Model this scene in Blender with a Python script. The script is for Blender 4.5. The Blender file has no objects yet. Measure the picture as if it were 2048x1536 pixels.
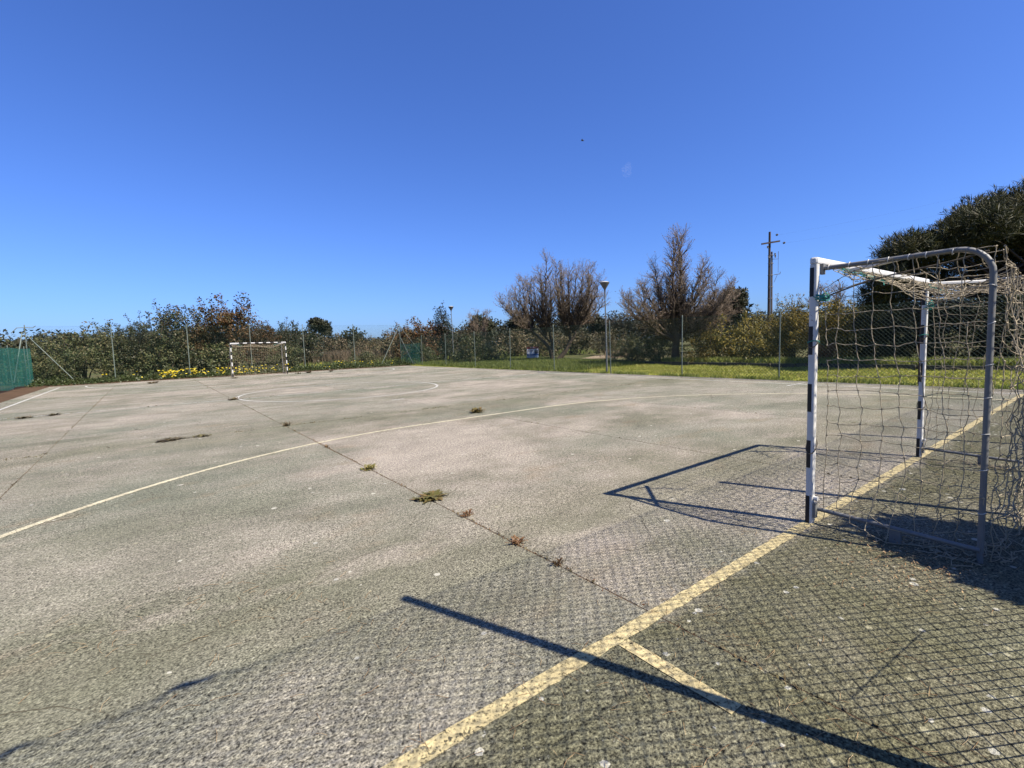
import bpy, math, random
import numpy as np
from mathutils import Vector, Matrix, Quaternion

sc = bpy.context.scene
COL = sc.collection

# ------------------------------------------------------------------ camera
cam_d = bpy.data.cameras.new('camera')
cam = bpy.data.objects.new('camera', cam_d); COL.objects.link(cam)
sc.camera = cam
CAM = Vector((-5.6444, -1.5392, 1.5032)); YAW, PITCH, ROLL = 0.6488, -0.0853, -0.0335
fw = Vector((math.sin(YAW)*math.cos(PITCH), math.cos(YAW)*math.cos(PITCH), math.sin(PITCH)))
rt = Vector((math.cos(YAW), -math.sin(YAW), 0)); up = rt.cross(fw)
r2 = rt*math.cos(ROLL)+up*math.sin(ROLL); u2 = -rt*math.sin(ROLL)+up*math.cos(ROLL)
M3 = Matrix((r2, u2, -fw)).transposed()
cam.matrix_world = Matrix.Translation(CAM) @ M3.to_4x4()
cam_d.sensor_fit = 'HORIZONTAL'; cam_d.sensor_width = 36.0
cam_d.lens = 36.0*957.13/2048
cam_d.clip_start = 0.02; cam_d.clip_end = 5000

# ------------------------------------------------------------------ sky and sun
SH = (-0.303, 0.767)                       # shadow offset per metre of height
world = bpy.data.worlds.new('World'); sc.world = world; world.use_nodes = True
wt = world.node_tree; wt.nodes.clear()
sky = wt.nodes.new('ShaderNodeTexSky'); sky.sky_type = 'NISHITA'; sky.sun_disc = False
sky.sun_elevation = math.atan(1/math.hypot(*SH)); sky.sun_rotation = math.atan2(-SH[0], -SH[1])
sky.air_density = 1.0; sky.dust_density = 0.9; sky.ozone_density = 2.5; sky.altitude = 50
bg = wt.nodes.new('ShaderNodeBackground'); bg.inputs[1].default_value = 0.053
wo = wt.nodes.new('ShaderNodeOutputWorld')
tint = wt.nodes.new('ShaderNodeMix'); tint.data_type = 'RGBA'; tint.blend_type = 'MULTIPLY'; tint.inputs[0].default_value = 1.0
tint.inputs[7].default_value = (0.56, 0.84, 1.55, 1)
wt.links.new(sky.outputs[0], tint.inputs[6]); wt.links.new(tint.outputs[2], bg.inputs[0]); wt.links.new(bg.outputs[0], wo.inputs[0])
sun_d = bpy.data.lights.new('sun', 'SUN'); sun_d.energy = 5.0; sun_d.angle = math.radians(0.45)
sun_d.color = (1.0, 0.91, 0.78)
sun = bpy.data.objects.new('sun', sun_d); COL.objects.link(sun)
sun.rotation_euler = Vector((SH[0], SH[1], -1)).to_track_quat('-Z', 'Y').to_euler()
sun.location = (6, -15, 20)
vs = sc.view_settings; vs.view_transform = 'Standard'; vs.look = 'None'; vs.gamma = 1.0
vs.exposure = 1.2; vs.use_curve_mapping = False
sc.render.film_transparent = False
sc.cycles.max_bounces = 6; sc.cycles.transparent_max_bounces = 12

rng = np.random.default_rng(11); random.seed(5)

# ------------------------------------------------------------------ node helpers
def N(t, typ, ins=None, **props):
    n = t.nodes.new(typ)
    for k, v in props.items(): setattr(n, k, v)
    for k, v in (ins or {}).items():
        s = n.inputs[k]
        if isinstance(v, bpy.types.NodeSocket): t.links.new(v, s)
        else: s.default_value = v
    return n
def new_mat(name):
    m = bpy.data.materials.new(name); m.use_nodes = True; m.node_tree.nodes.clear()
    return m, m.node_tree
def c4(c): return (c[0], c[1], c[2], 1.0)
def ramp(t, fac, stops, interp='LINEAR'):
    n = N(t, 'ShaderNodeValToRGB', {0: fac}); cr = n.color_ramp; cr.interpolation = interp
    while len(cr.elements) < len(stops): cr.elements.new(0.5)
    for e, (p, c) in zip(cr.elements, stops):
        e.position = p; e.color = c4(c) if not isinstance(c, (int, float)) else (c, c, c, 1)
    return n.outputs[0]
def mixc(t, f, a, b, mode='MIX'):
    n = N(t, 'ShaderNodeMix', None, data_type='RGBA', blend_type=mode)
    for i, v in ((0, f), (6, a), (7, b)):
        if isinstance(v, bpy.types.NodeSocket): t.links.new(v, n.inputs[i])
        else: n.inputs[i].default_value = v if i == 0 else c4(v)
    return n.outputs[2]
def math_(t, op, a, b=0.0, clamp=False):
    n = N(t, 'ShaderNodeMath', {0: a, 1: b}, operation=op); n.use_clamp = clamp
    return n.outputs[0]
def noise(t, vec, scale, detail=3, rough=0.55):
    return N(t, 'ShaderNodeTexNoise', {'Vector': vec, 'Scale': scale, 'Detail': detail, 'Roughness': rough}).outputs[0]
def mapping(t, vec, scale=(1, 1, 1), loc=(0, 0, 0)):
    return N(t, 'ShaderNodeMapping', {0: vec, 1: loc, 3: scale}).outputs[0]
def pos(t): return N(t, 'ShaderNodeNewGeometry').outputs['Position']
def objc(t): return N(t, 'ShaderNodeTexCoord').outputs['Object']
def finish(t, shader): t.links.new(shader, N(t, 'ShaderNodeOutputMaterial').inputs[0])
def bsdf(t, col, rough=0.7, metal=0.0, normal=None, spec=0.3):
    n = N(t, 'ShaderNodeBsdfPrincipled', {'Base Color': col if isinstance(col, bpy.types.NodeSocket) else c4(col),
          'Roughness': rough, 'Metallic': metal, 'Specular IOR Level': spec})
    if normal is not None: t.links.new(normal, n.inputs['Normal'])
    return n.outputs[0]
def bump(t, h, strength=0.5, dist=0.01):
    return N(t, 'ShaderNodeBump', {'Height': h, 'Strength': strength, 'Distance': dist}).outputs[0]

def plain(name, col, rough=0.6, metal=0.0, var=0.18, scale=14.0, spec=0.3, dirt=None, dirt_amt=0.5, chips=None):
    col = tuple(x*0.62 for x in col)
    m, t = new_mat(name); v = objc(t)
    n = noise(t, v, scale, 5, 0.6)
    c = mixc(t, n, tuple(x*(1-var) for x in col), tuple(min(1, x*(1+var)) for x in col))
    if dirt:
        d = ramp(t, noise(t, v, scale*0.45, 6, 0.7), [(0.5, 0.0), (0.68, dirt_amt)])
        c = mixc(t, d, c, dirt)
    if chips:
        c = mixc(t, ramp(t, noise(t, v, 26, 6, 0.75), [(0.62, 0.0), (0.66, 0.9)]), c, chips)
    finish(t, bsdf(t, c, rough, metal, bump(t, n, 0.15, 0.003), spec)); return m

def leaf_mat(name, cols, trans=0.3, rough=0.55, patch=0.5):
    cols = [tuple(x*0.67 for x in c_) for c_ in cols]
    m, t = new_mat(name)
    g = N(t, 'ShaderNodeNewGeometry')
    k = len(cols)
    c = ramp(t, g.outputs['Random Per Island'], [(i/max(1, k-1), cc) for i, cc in enumerate(cols)])
    pn = noise(t, g.outputs['Position'], 0.9, 2, 0.5)
    c2 = mixc(t, ramp(t, pn, [(0.42, 0.0), (0.62, patch)]), c, cols[-1])
    oi = N(t, 'ShaderNodeObjectInfo').outputs['Random']
    hs = N(t, 'ShaderNodeHueSaturation', {'Color': c2, 'Hue': N(t, 'ShaderNodeMapRange', {0: oi, 3: 0.488, 4: 0.512}).outputs[0],
           'Value': N(t, 'ShaderNodeMapRange', {0: N(t, 'ShaderNodeMath', {0: math_(t, 'MULTIPLY', oi, 7.31), 1: 0.0}, operation='FRACT').outputs[0], 3: 0.72, 4: 1.35}).outputs[0]})
    c2 = hs.outputs[0]
    a = bsdf(t, c2, rough, 0, None, 0.25)
    tr = N(t, 'ShaderNodeBsdfTranslucent', {0: c2}).outputs[0]
    finish(t, N(t, 'ShaderNodeMixShader', {0: trans, 1: a, 2: tr}).outputs[0]); return m

# ------------------------------------------------------------------ geometry helpers
def tag(o, label=None, cat=None, group=None, kind=None):
    for k, v in (('label', label), ('category', cat), ('group', group), ('kind', kind)):
        if v: o[k] = v
    return o
def obj_np(name, V, F, mat, parent=None, smooth=False):
    """V (n,3); F (m,k) equal-sided faces, or a list of ragged faces"""
    me = bpy.data.meshes.new(name)
    if isinstance(F, np.ndarray):
        m, k = F.shape; V = np.asarray(V, dtype=np.float32)
        me.vertices.add(len(V)); me.vertices.foreach_set('co', V.ravel())
        me.loops.add(m*k); me.loops.foreach_set('vertex_index', F.astype(np.int32).ravel())
        me.polygons.add(m); me.polygons.foreach_set('loop_start', np.arange(0, m*k, k, dtype=np.int32))
        me.update(calc_edges=True)
    else:
        me.from_pydata([tuple(map(float, v)) for v in V], [], [tuple(int(i) for i in f) for f in F]); me.update()
    if smooth: me.polygons.foreach_set('use_smooth', [True]*len(me.polygons))
    if mat: me.materials.append(mat)
    o = bpy.data.objects.new(name, me); COL.objects.link(o)
    if parent: o.parent = parent
    return o
def empty(name, loc=(0, 0, 0), rz=0.0):
    o = bpy.data.objects.new(name, None); COL.objects.link(o); o.location = loc; o.rotation_euler = (0, 0, rz)
    o.empty_display_size = 0.2
    return o
def copy_tree(o, parent=None):
    c = o.copy(); COL.objects.link(c); c.parent = parent
    for ch in list(o.children):
        copy_tree(ch, c)
    return c

class MB:
    def __init__(s): s.V = []; s.F = []
    def add(s, V, F):
        b = len(s.V); s.V += [tuple(v) for v in V]; s.F += [tuple(i+b for i in f) for f in F]; return s
    def box(s, x0, x1, y0, y1, z0, z1):
        V = [(x, y, z) for z in (z0, z1) for y in (y0, y1) for x in (x0, x1)]
        return s.add(V, [(0, 2, 3, 1), (4, 5, 7, 6), (0, 1, 5, 4), (1, 3, 7, 5), (3, 2, 6, 7), (2, 0, 4, 6)])
    def extrude(s, prof, axis, a, b, inset=0.0):
        """prof 2-D outline (counter-clockwise) swept along axis from a to b"""
        n = len(prof); P = np.array(prof, float); c = P.mean(0)
        rings = [(a, P)] if not inset else [(a, c+(P-c)*(1-inset/np.abs(P-c).max())), (a+inset, P)]
        rings += [(b, P)] if not inset else [(b-inset, P), (b, c+(P-c)*(1-inset/np.abs(P-c).max()))]
        V = []
        for h, Q in rings:
            for q in Q:
                V.append({'z': (q[0], q[1], h), 'x': (h, q[0], q[1]), 'y': (q[0], h, q[1])}[axis])
        F = []
        for k in range(len(rings)-1):
            for i in range(n):
                j = (i+1) % n; F.append((k*n+i, k*n+j, (k+1)*n+j, (k+1)*n+i))
        F.append(tuple(range(n))[::-1]); F.append(tuple(range((len(rings)-1)*n, len(rings)*n)))
        return s.add(V, F)
    def tube(s, pts, r, k=10, cap=True):
        P = [Vector(p) for p in pts]; n = len(P)
        R = r if isinstance(r, (list, tuple)) else [r]*n
        V = []; ref = None
        for i in range(n):
            d = (P[min(i+1, n-1)]-P[max(i-1, 0)]).normalized()
            if ref is None: ref = Vector((0, 0, 1)) if abs(d.z) < 0.9 else Vector((1, 0, 0))
            x = (ref-d*ref.dot(d)).normalized(); ref = x; y = d.cross(x)
            for q in range(k):
                a = 2*math.pi*q/k; V.append(P[i]+(x*math.cos(a)+y*math.sin(a))*R[i])
        F = []
        for i in range(n-1):
            for q in range(k):
                w = (q+1) % k; F.append((i*k+q, i*k+w, (i+1)*k+w, (i+1)*k+q))
        if cap: F.append(tuple(range(k))[::-1]); F.append(tuple(range((n-1)*k, n*k)))
        return s.add(V, F)
    def lathe(s, prof, k=20, c=(0, 0, 0)):
        V = []; n = len(prof)
        for r, z in prof:
            for q in range(k):
                a = 2*math.pi*q/k; V.append((c[0]+r*math.cos(a), c[1]+r*math.sin(a), c[2]+z))
        F = [(i*k+q, i*k+(q+1) % k, (i+1)*k+(q+1) % k, (i+1)*k+q) for i in range(n-1) for q in range(k)]
        F.append(tuple(range(k))[::-1]); F.append(tuple(range((n-1)*k, n*k)))
        return s.add(V, F)
    def ring(s, c, axis, R, r, k=12, m=5):
        ax = Vector(axis).normalized(); ref = Vector((0, 0, 1)) if abs(ax.z) < .9 else Vector((1, 0, 0))
        x = (ref-ax*ref.dot(ax)).normalized(); y = ax.cross(x); c = Vector(c); V = []
        for i in range(k):
            a = 2*math.pi*i/k; d = x*math.cos(a)+y*math.sin(a)
            for j in range(m):
                b = 2*math.pi*j/m; V.append(c+d*(R+r*math.cos(b))+ax*r*math.sin(b))
        F = [(i*m+j, ((i+1) % k)*m+j, ((i+1) % k)*m+(j+1) % m, i*m+(j+1) % m) for i in range(k) for j in range(m)]
        return s.add(V, F)
    def build(s, name, mat, parent=None, smooth=False):
        o = obj_np(name, s.V, s.F, mat, parent)
        if smooth:
            o.data.polygons.foreach_set('use_smooth', [True]*len(o.data.polygons))
            o.data.set_sharp_from_angle(angle=math.radians(40))
        return o

def segs(A, B, ra, rb, k=3):
    """many straight tapered prisms at once"""
    A = np.asarray(A, float); B = np.asarray(B, float); n = len(A)
    ra = np.broadcast_to(np.asarray(ra, float), (n,)); rb = np.broadcast_to(np.asarray(rb, float), (n,))
    d = B-A; d = d/np.maximum(np.linalg.norm(d, axis=1, keepdims=True), 1e-9)
    ref = np.where(np.abs(d[:, 2:3]) < 0.9, np.array([[0, 0, 1.0]]), np.array([[1.0, 0, 0]]))
    x = np.cross(d, ref); x /= np.linalg.norm(x, axis=1, keepdims=True); y = np.cross(d, x)
    V = np.empty((n, 2, k, 3))
    for q in range(k):
        a = 2*math.pi*q/k; o = x*math.cos(a)+y*math.sin(a)
        V[:, 0, q] = A+o*ra[:, None]; V[:, 1, q] = B+o*rb[:, None]
    base = np.arange(n)[:, None]*(2*k); F = np.empty((n, k, 4), np.int64)
    for q in range(k):
        w = (q+1) % k
        F[:, q] = base+np.array([q, w, k+w, k+q])
    return V.reshape(-1, 3), F.reshape(-1, 4)

def leaves(C, L, aspect, rg, bias=0.3, dirs=None, spread=1.0, outn=None):
    """rhombic leaves centred at C, length L"""
    n = len(C); nrm = rg.normal(size=(n, 3)); nrm[:, 2] = np.abs(nrm[:, 2])+bias
    if outn is not None: nrm = nrm*.55+outn
    nrm /= np.linalg.norm(nrm, axis=1, keepdims=True)
    t = rg.normal(size=(n, 3))*spread
    if dirs is not None: t = t+dirs
    t -= nrm*np.sum(t*nrm, axis=1, keepdims=True); t /= np.maximum(np.linalg.norm(t, axis=1, keepdims=True), 1e-6)
    b = np.cross(nrm, t); L = np.broadcast_to(np.asarray(L, float), (n,))[:, None]; W = L*aspect
    V = np.stack([C-t*L*0.5, C+b*W*0.5+t*L*0.05, C+t*L*0.5, C-b*W*0.5+t*L*0.05], 1).reshape(-1, 3)
    return V, np.arange(n*4).reshape(n, 4)

# ------------------------------------------------------------------ materials
def court_mat():
    m, t = new_mat('worn_court_concrete'); P = pos(t)
    big = noise(t, mapping(t, P, (0.30, 0.38, 1), (3.1, 1.7, 0)), 1.0, 9, 0.72)
    f = ramp(t, big, [(0.42, 0.0), (0.61, 1.0)])
    col = mixc(t, f, (0.270, 0.240, 0.196), (0.140, 0.134, 0.096))
    orn = N(t, 'ShaderNodeObjectInfo').outputs['Random']
    col = mixc(t, ramp(t, orn, [(0.0, 0.0), (0.45, 0.05), (1.0, 0.42)]), col, (0.150, 0.158, 0.120))
    big2 = noise(t, mapping(t, P, (0.3, 0.5, 1), (9, 4, 0)), 1.0, 4, 0.5)
    col = mixc(t, ramp(t, big2, [(0.5, 0.0), (0.68, 0.6)]), col, (0.132, 0.143, 0.106))
    mid = noise(t, mapping(t, P, (0.9, 1.2, 1)), 1.5, 8, 0.66)
    # damp green bands that follow the cross joints
    ysep = N(t, 'ShaderNodeSeparateXYZ', {0: P}).outputs[1]
    wv = math_(t, 'ADD', ysep, math_(t, 'MULTIPLY', math_(t, 'SUBTRACT', noise(t, mapping(t, P, (0.35, 0.4, 1), (5, 8, 0)), 1.0, 8, 0.7), 0.5), 4.0))
    for yj, wd in ((1.3, 0.9), (8.4, 0.8), (15.6, 0.5), (23.1, 0.6), (30.4, 0.9)):
        dj = math_(t, 'ABSOLUTE', math_(t, 'SUBTRACT', wv, yj))
        fj = N(t, 'ShaderNodeMapRange', {0: dj, 1: wd*1.3, 2: 0.0, 3: 0.0, 4: 0.60}).outputs[0]
        col = mixc(t, fj, col, (0.108, 0.108, 0.068) if yj < 14 else (0.124, 0.140, 0.102))
    col = mixc(t, 1.0, col, ramp(t, mid, [(0.3, 0.80), (0.7, 1.18)]), 'MULTIPLY')
    rustn = noise(t, mapping(t, P, (0.5, 0.9, 1), (20, 3, 0)), 1.6, 5, 0.6)
    col = mixc(t, ramp(t, rustn, [(0.58, 0.0), (0.75, 0.35)]), col, (0.20, 0.135, 0.075))
    # pale bleached patches
    pale = noise(t, mapping(t, P, (0.5, 0.9, 1), (40, 30, 0)), 0.9, 7, 0.66)
    col = mixc(t, ramp(t, pale, [(0.56, 0.0), (0.68, 0.6)]), col, (0.300, 0.264, 0.220))
    # moss on the strip behind the goal line
    y = N(t, 'ShaderNodeSeparateXYZ', {0: P}).outputs[1]
    edge = math_(t, 'ADD', y, math_(t, 'MULTIPLY', math_(t, 'SUBTRACT', mid, 0.5), 0.5))
    my = N(t, 'ShaderNodeMapRange', {0: edge, 1: 0.04, 2: -0.10, 3: 0.0, 4: 1.0}).outputs[0]
    mossn = ramp(t, noise(t, P, 1.3, 5, 0.6), [(0.35, 0.5), (0.65, 1.0)])
    col = mixc(t, math_(t, 'MULTIPLY', my, mossn), col, (0.086, 0.083, 0.046))
    # coarse grain: stones and pits
    g1 = noise(t, P, 82, 2, 0.6); g2 = noise(t, P, 30, 4, 0.7)
    vor = N(t, 'ShaderNodeTexVoronoi', {'Vector': P, 'Scale': 120.0}, feature='F1')
    stone = N(t, 'ShaderNodeSeparateColor', {0: vor.outputs['Color']}).outputs[0]
    pit = math_(t, 'ADD', math_(t, 'MULTIPLY', g1, 0.6), math_(t, 'MULTIPLY', g2, 0.4))
    gv = math_(t, 'MAXIMUM', ramp(t, noise(t, P, 0.9, 4, 0.6), [(0.36, 0.68), (0.60, 1.0)]), my)
    col = mixc(t, gv, col, ramp(t, pit, [(0.37, 0.05), (0.45, 0.56), (0.54, 1.17), (0.66, 1.9)]), 'MULTIPLY')
    col = mixc(t, 0.42, col, mixc(t, 1.0, col, ramp(t, stone, [(0.0, 0.5), (0.5, 0.95), (1.0, 1.7)]), 'MULTIPLY'))
    # fine branching cracks, only in places
    wp = N(t, 'ShaderNodeVectorMath', {0: P, 1: N(t, 'ShaderNodeVectorMath', {0: N(t, 'ShaderNodeTexNoise', {'Vector': P, 'Scale': 1.4, 'Detail': 6.0}).outputs['Color'], 1: (0.7, 0.7, 0.0)}, operation='MULTIPLY').outputs[0]}, operation='ADD').outputs[0]
    ck = N(t, 'ShaderNodeTexVoronoi', {'Vector': mapping(t, wp, (1, 1, 0)), 'Scale': 0.55}, feature='DISTANCE_TO_EDGE').outputs['Distance']
    ckm = ramp(t, noise(t, P, 0.33, 3, 0.5), [(0.53, 0.0), (0.60, 0.75)])
    col = mixc(t, math_(t, 'MULTIPLY', math_(t, 'LESS_THAN', ck, 0.0022), ckm), col, (0.045, 0.038, 0.024))
    # lichen dots
    lv = N(t, 'ShaderNodeTexVoronoi', {'Vector': mapping(t, P, (1, 1, 0.0)), 'Scale': 9.0}, feature='F1')
    lr = N(t, 'ShaderNodeSeparateColor', {0: lv.outputs['Color']})
    size = math_(t, 'MULTIPLY', math_(t, 'GREATER_THAN', lr.outputs[0], math_(t, 'SUBTRACT', 0.90, math_(t, 'MULTIPLY', my, 0.40))), math_(t, 'MULTIPLY', math_(t, 'POWER', lr.outputs[1], 2.0), 0.24))
    dd = math_(t, 'ADD', lv.outputs['Distance'], math_(t, 'MULTIPLY', math_(t, 'SUBTRACT', g2, 0.5), 0.25))
    dot = math_(t, 'LESS_THAN', dd, size)
    col = mixc(t, math_(t, 'MULTIPLY', dot, 0.8), col, (0.42, 0.41, 0.34))
    sv = N(t, 'ShaderNodeTexVoronoi', {'Vector': mapping(t, P, (1, 1, 0.0), (0.3, 0.7, 0)), 'Scale': 17.0}, feature='F1')
    sr = N(t, 'ShaderNodeSeparateColor', {0: sv.outputs['Color']})
    ssz = math_(t, 'MULTIPLY', math_(t, 'GREATER_THAN', sr.outputs[0], math_(t, 'SUBTRACT', 0.97, math_(t, 'MULTIPLY', my, 0.24))), math_(t, 'MULTIPLY', math_(t, 'POWER', sr.outputs[1], 1.5), 0.30))
    sd_ = math_(t, 'ADD', sv.outputs['Distance'], math_(t, 'MULTIPLY', math_(t, 'SUBTRACT', g1, 0.5), 0.5))
    col = mixc(t, math_(t, 'MULTIPLY', math_(t, 'LESS_THAN', sd_, ssz), 0.6), col, mixc(t, sr.outputs[2], (0.34, 0.32, 0.20), (0.40, 0.40, 0.36)))
    h = math_(t, 'ADD', pit, math_(t, 'MULTIPLY', stone, 0.25))
    finish(t, bsdf(t, col, 0.92, 0, bump(t, h, 1.0, 0.016), 0.15)); return m
def paint_mat(name, col, wear):
    col = tuple(x*0.60 for x in col)
    m, t = new_mat(name); P = pos(t)
    g1 = noise(t, P, 82, 2, 0.6); g2 = noise(t, P, 30, 4, 0.7)
    pit = math_(t, 'ADD', math_(t, 'MULTIPLY', g1, 0.6), math_(t, 'MULTIPLY', g2, 0.4))
    c = mixc(t, 1.0, col, ramp(t, noise(t, P, 3, 6, .7), [(0.3, 0.72), (0.7, 1.12)]), 'MULTIPLY')
    c = mixc(t, 1.0, c, ramp(t, pit, [(0.38, 0.25), (0.47, 0.85), (0.56, 1.05), (0.66, 1.3)]), 'MULTIPLY')
    w = math_(t, 'ADD', math_(t, 'MULTIPLY', noise(t, P, 1.1, 7, .75), 0.6), math_(t, 'MULTIPLY', pit, 0.4))
    holes = ramp(t, w, [(wear-0.02, 1.0), (wear+0.03, 0.0)])
    b = bsdf(t, c, 0.85, 0, bump(t, pit, 0.6, 0.008), 0.2)
    finish(t, N(t, 'ShaderNodeMixShader', {0: holes, 1: b, 2: N(t, 'ShaderNodeBsdfTransparent').outputs[0]}).outputs[0])
    return m
def ground_mat(name, a, b, c, s=0.35):
    a, b, c = [tuple(x*0.55 for x in q) for q in (a, b, c)]
    m, t = new_mat(name); P = pos(t)
    n1 = noise(t, P, s, 6, 0.65); n2 = noise(t, P, s*14, 5, 0.7)
    col = mixc(t, ramp(t, n1, [(0.38, 0.0), (0.6, 1.0)]), a, b)
    col = mixc(t, ramp(t, n2, [(0.45, 0.0), (0.7, 0.8)]), col, c)
    finish(t, bsdf(t, col, 0.95, 0, bump(t, n2, 0.8, 0.05), 0.1)); return m

M_COURT = court_mat()
M_LINE_Y = paint_mat('old_cream_line_paint', (0.64, 0.54, 0.29), 0.41)
M_LINE_C = paint_mat('pale_line_paint', (0.72, 0.66, 0.46), 0.37)
M_LINE_W = paint_mat('worn_white_line_paint', (0.68, 0.67, 0.61), 0.415)
M_SOIL = ground_mat('brown_soil', (0.12, 0.075, 0.045), (0.17, 0.105, 0.065), (0.07, 0.05, 0.03), 1.0)
M_JOINT = ground_mat('joint_soil', (0.18, 0.13, 0.085), (0.24, 0.15, 0.09), (0.12, 0.11, 0.06), 3.0)
M_FIELD = ground_mat('field_ground', (0.10, 0.115, 0.035), (0.16, 0.135, 0.06), (0.07, 0.085, 0.025), 0.08)
M_LAWN = ground_mat('lawn_ground', (0.28, 0.30, 0.045), (0.33, 0.33, 0.06), (0.20, 0.22, 0.035), 0.5)
M_SAND = ground_mat('sandy_path', (0.42, 0.33, 0.23), (0.35, 0.28, 0.19), (0.28, 0.24, 0.13), 0.6)
M_WHITE = plain('white_goal_paint', (0.78, 0.78, 0.75), 0.45, 0, 0.06, 6, 0.4, (0.42, 0.38, 0.30), 0.5, (0.16, 0.10, 0.06))
M_BLACK = plain('black_goal_paint', (0.014, 0.014, 0.017), 0.45, 0, 0.2, 9, 0.35)
M_GALV = plain('galvanised_tube', (0.215, 0.22, 0.215), 0.55, 0.1, 0.18, 10, 0.4, (0.24, 0.21, 0.17), 0.4, (0.13, 0.075, 0.045))
M_CORD = plain('weathered_net_cord', (0.46, 0.39, 0.27), 0.9, 0, 0.3, 3)
M_TEAL = plain('teal_rope', (0.05, 0.30, 0.24), 0.8, 0, 0.3, 20)
M_TIE = plain('white_tie', (0.70, 0.69, 0.64), 0.6, 0, 0.1, 20)
M_ROPE = plain('dark_rope', (0.16, 0.13, 0.09), 0.9, 0, 0.3, 20)
M_POST = plain('green_grey_fence_post', (0.19, 0.235, 0.20), 0.6, 0.1, 0.15, 3, 0.3, (0.22, 0.20, 0.15), 0.45)
M_RUSTPOST = plain('rusty_fence_post', (0.12, 0.06, 0.035), 0.8, 0.1, 0.35, 4)
M_WIRE = plain('green_fence_wire', (0.05, 0.095, 0.065), 0.6, 0.1, 0.2, 2)
M_KERB = plain('old_concrete_kerb', (0.085, 0.08, 0.065), 0.95, 0, 0.3, 1.2, 0.2, (0.035, 0.04, 0.022), 0.7)
M_POLE = plain('lamp_pole_grey', (0.20, 0.215, 0.215), 0.5, 0.3, 0.15, 2)
M_LAMP = plain('lamp_hood_grey', (0.15, 0.145, 0.14), 0.5, 0.1, 0.12, 5)
M_GLASS = plain('lamp_cover_pale', (0.62, 0.62, 0.58), 0.35, 0, 0.08, 4)
M_WOODPOLE = plain('brown_timber_pole', (0.10, 0.072, 0.056), 0.9, 0, 0.3, 2.5)
M_BARK = plain('grey_brown_bark', (0.085, 0.062, 0.044), 0.95, 0, 0.35, 5)
M_TWIG = plain('grey_pink_twig', (0.26, 0.205, 0.15), 0.9, 0, 0.3, 1.5)
M_PINEBARK = plain('dark_pine_bark', (0.06, 0.042, 0.032), 0.95, 0, 0.3, 6)

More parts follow.
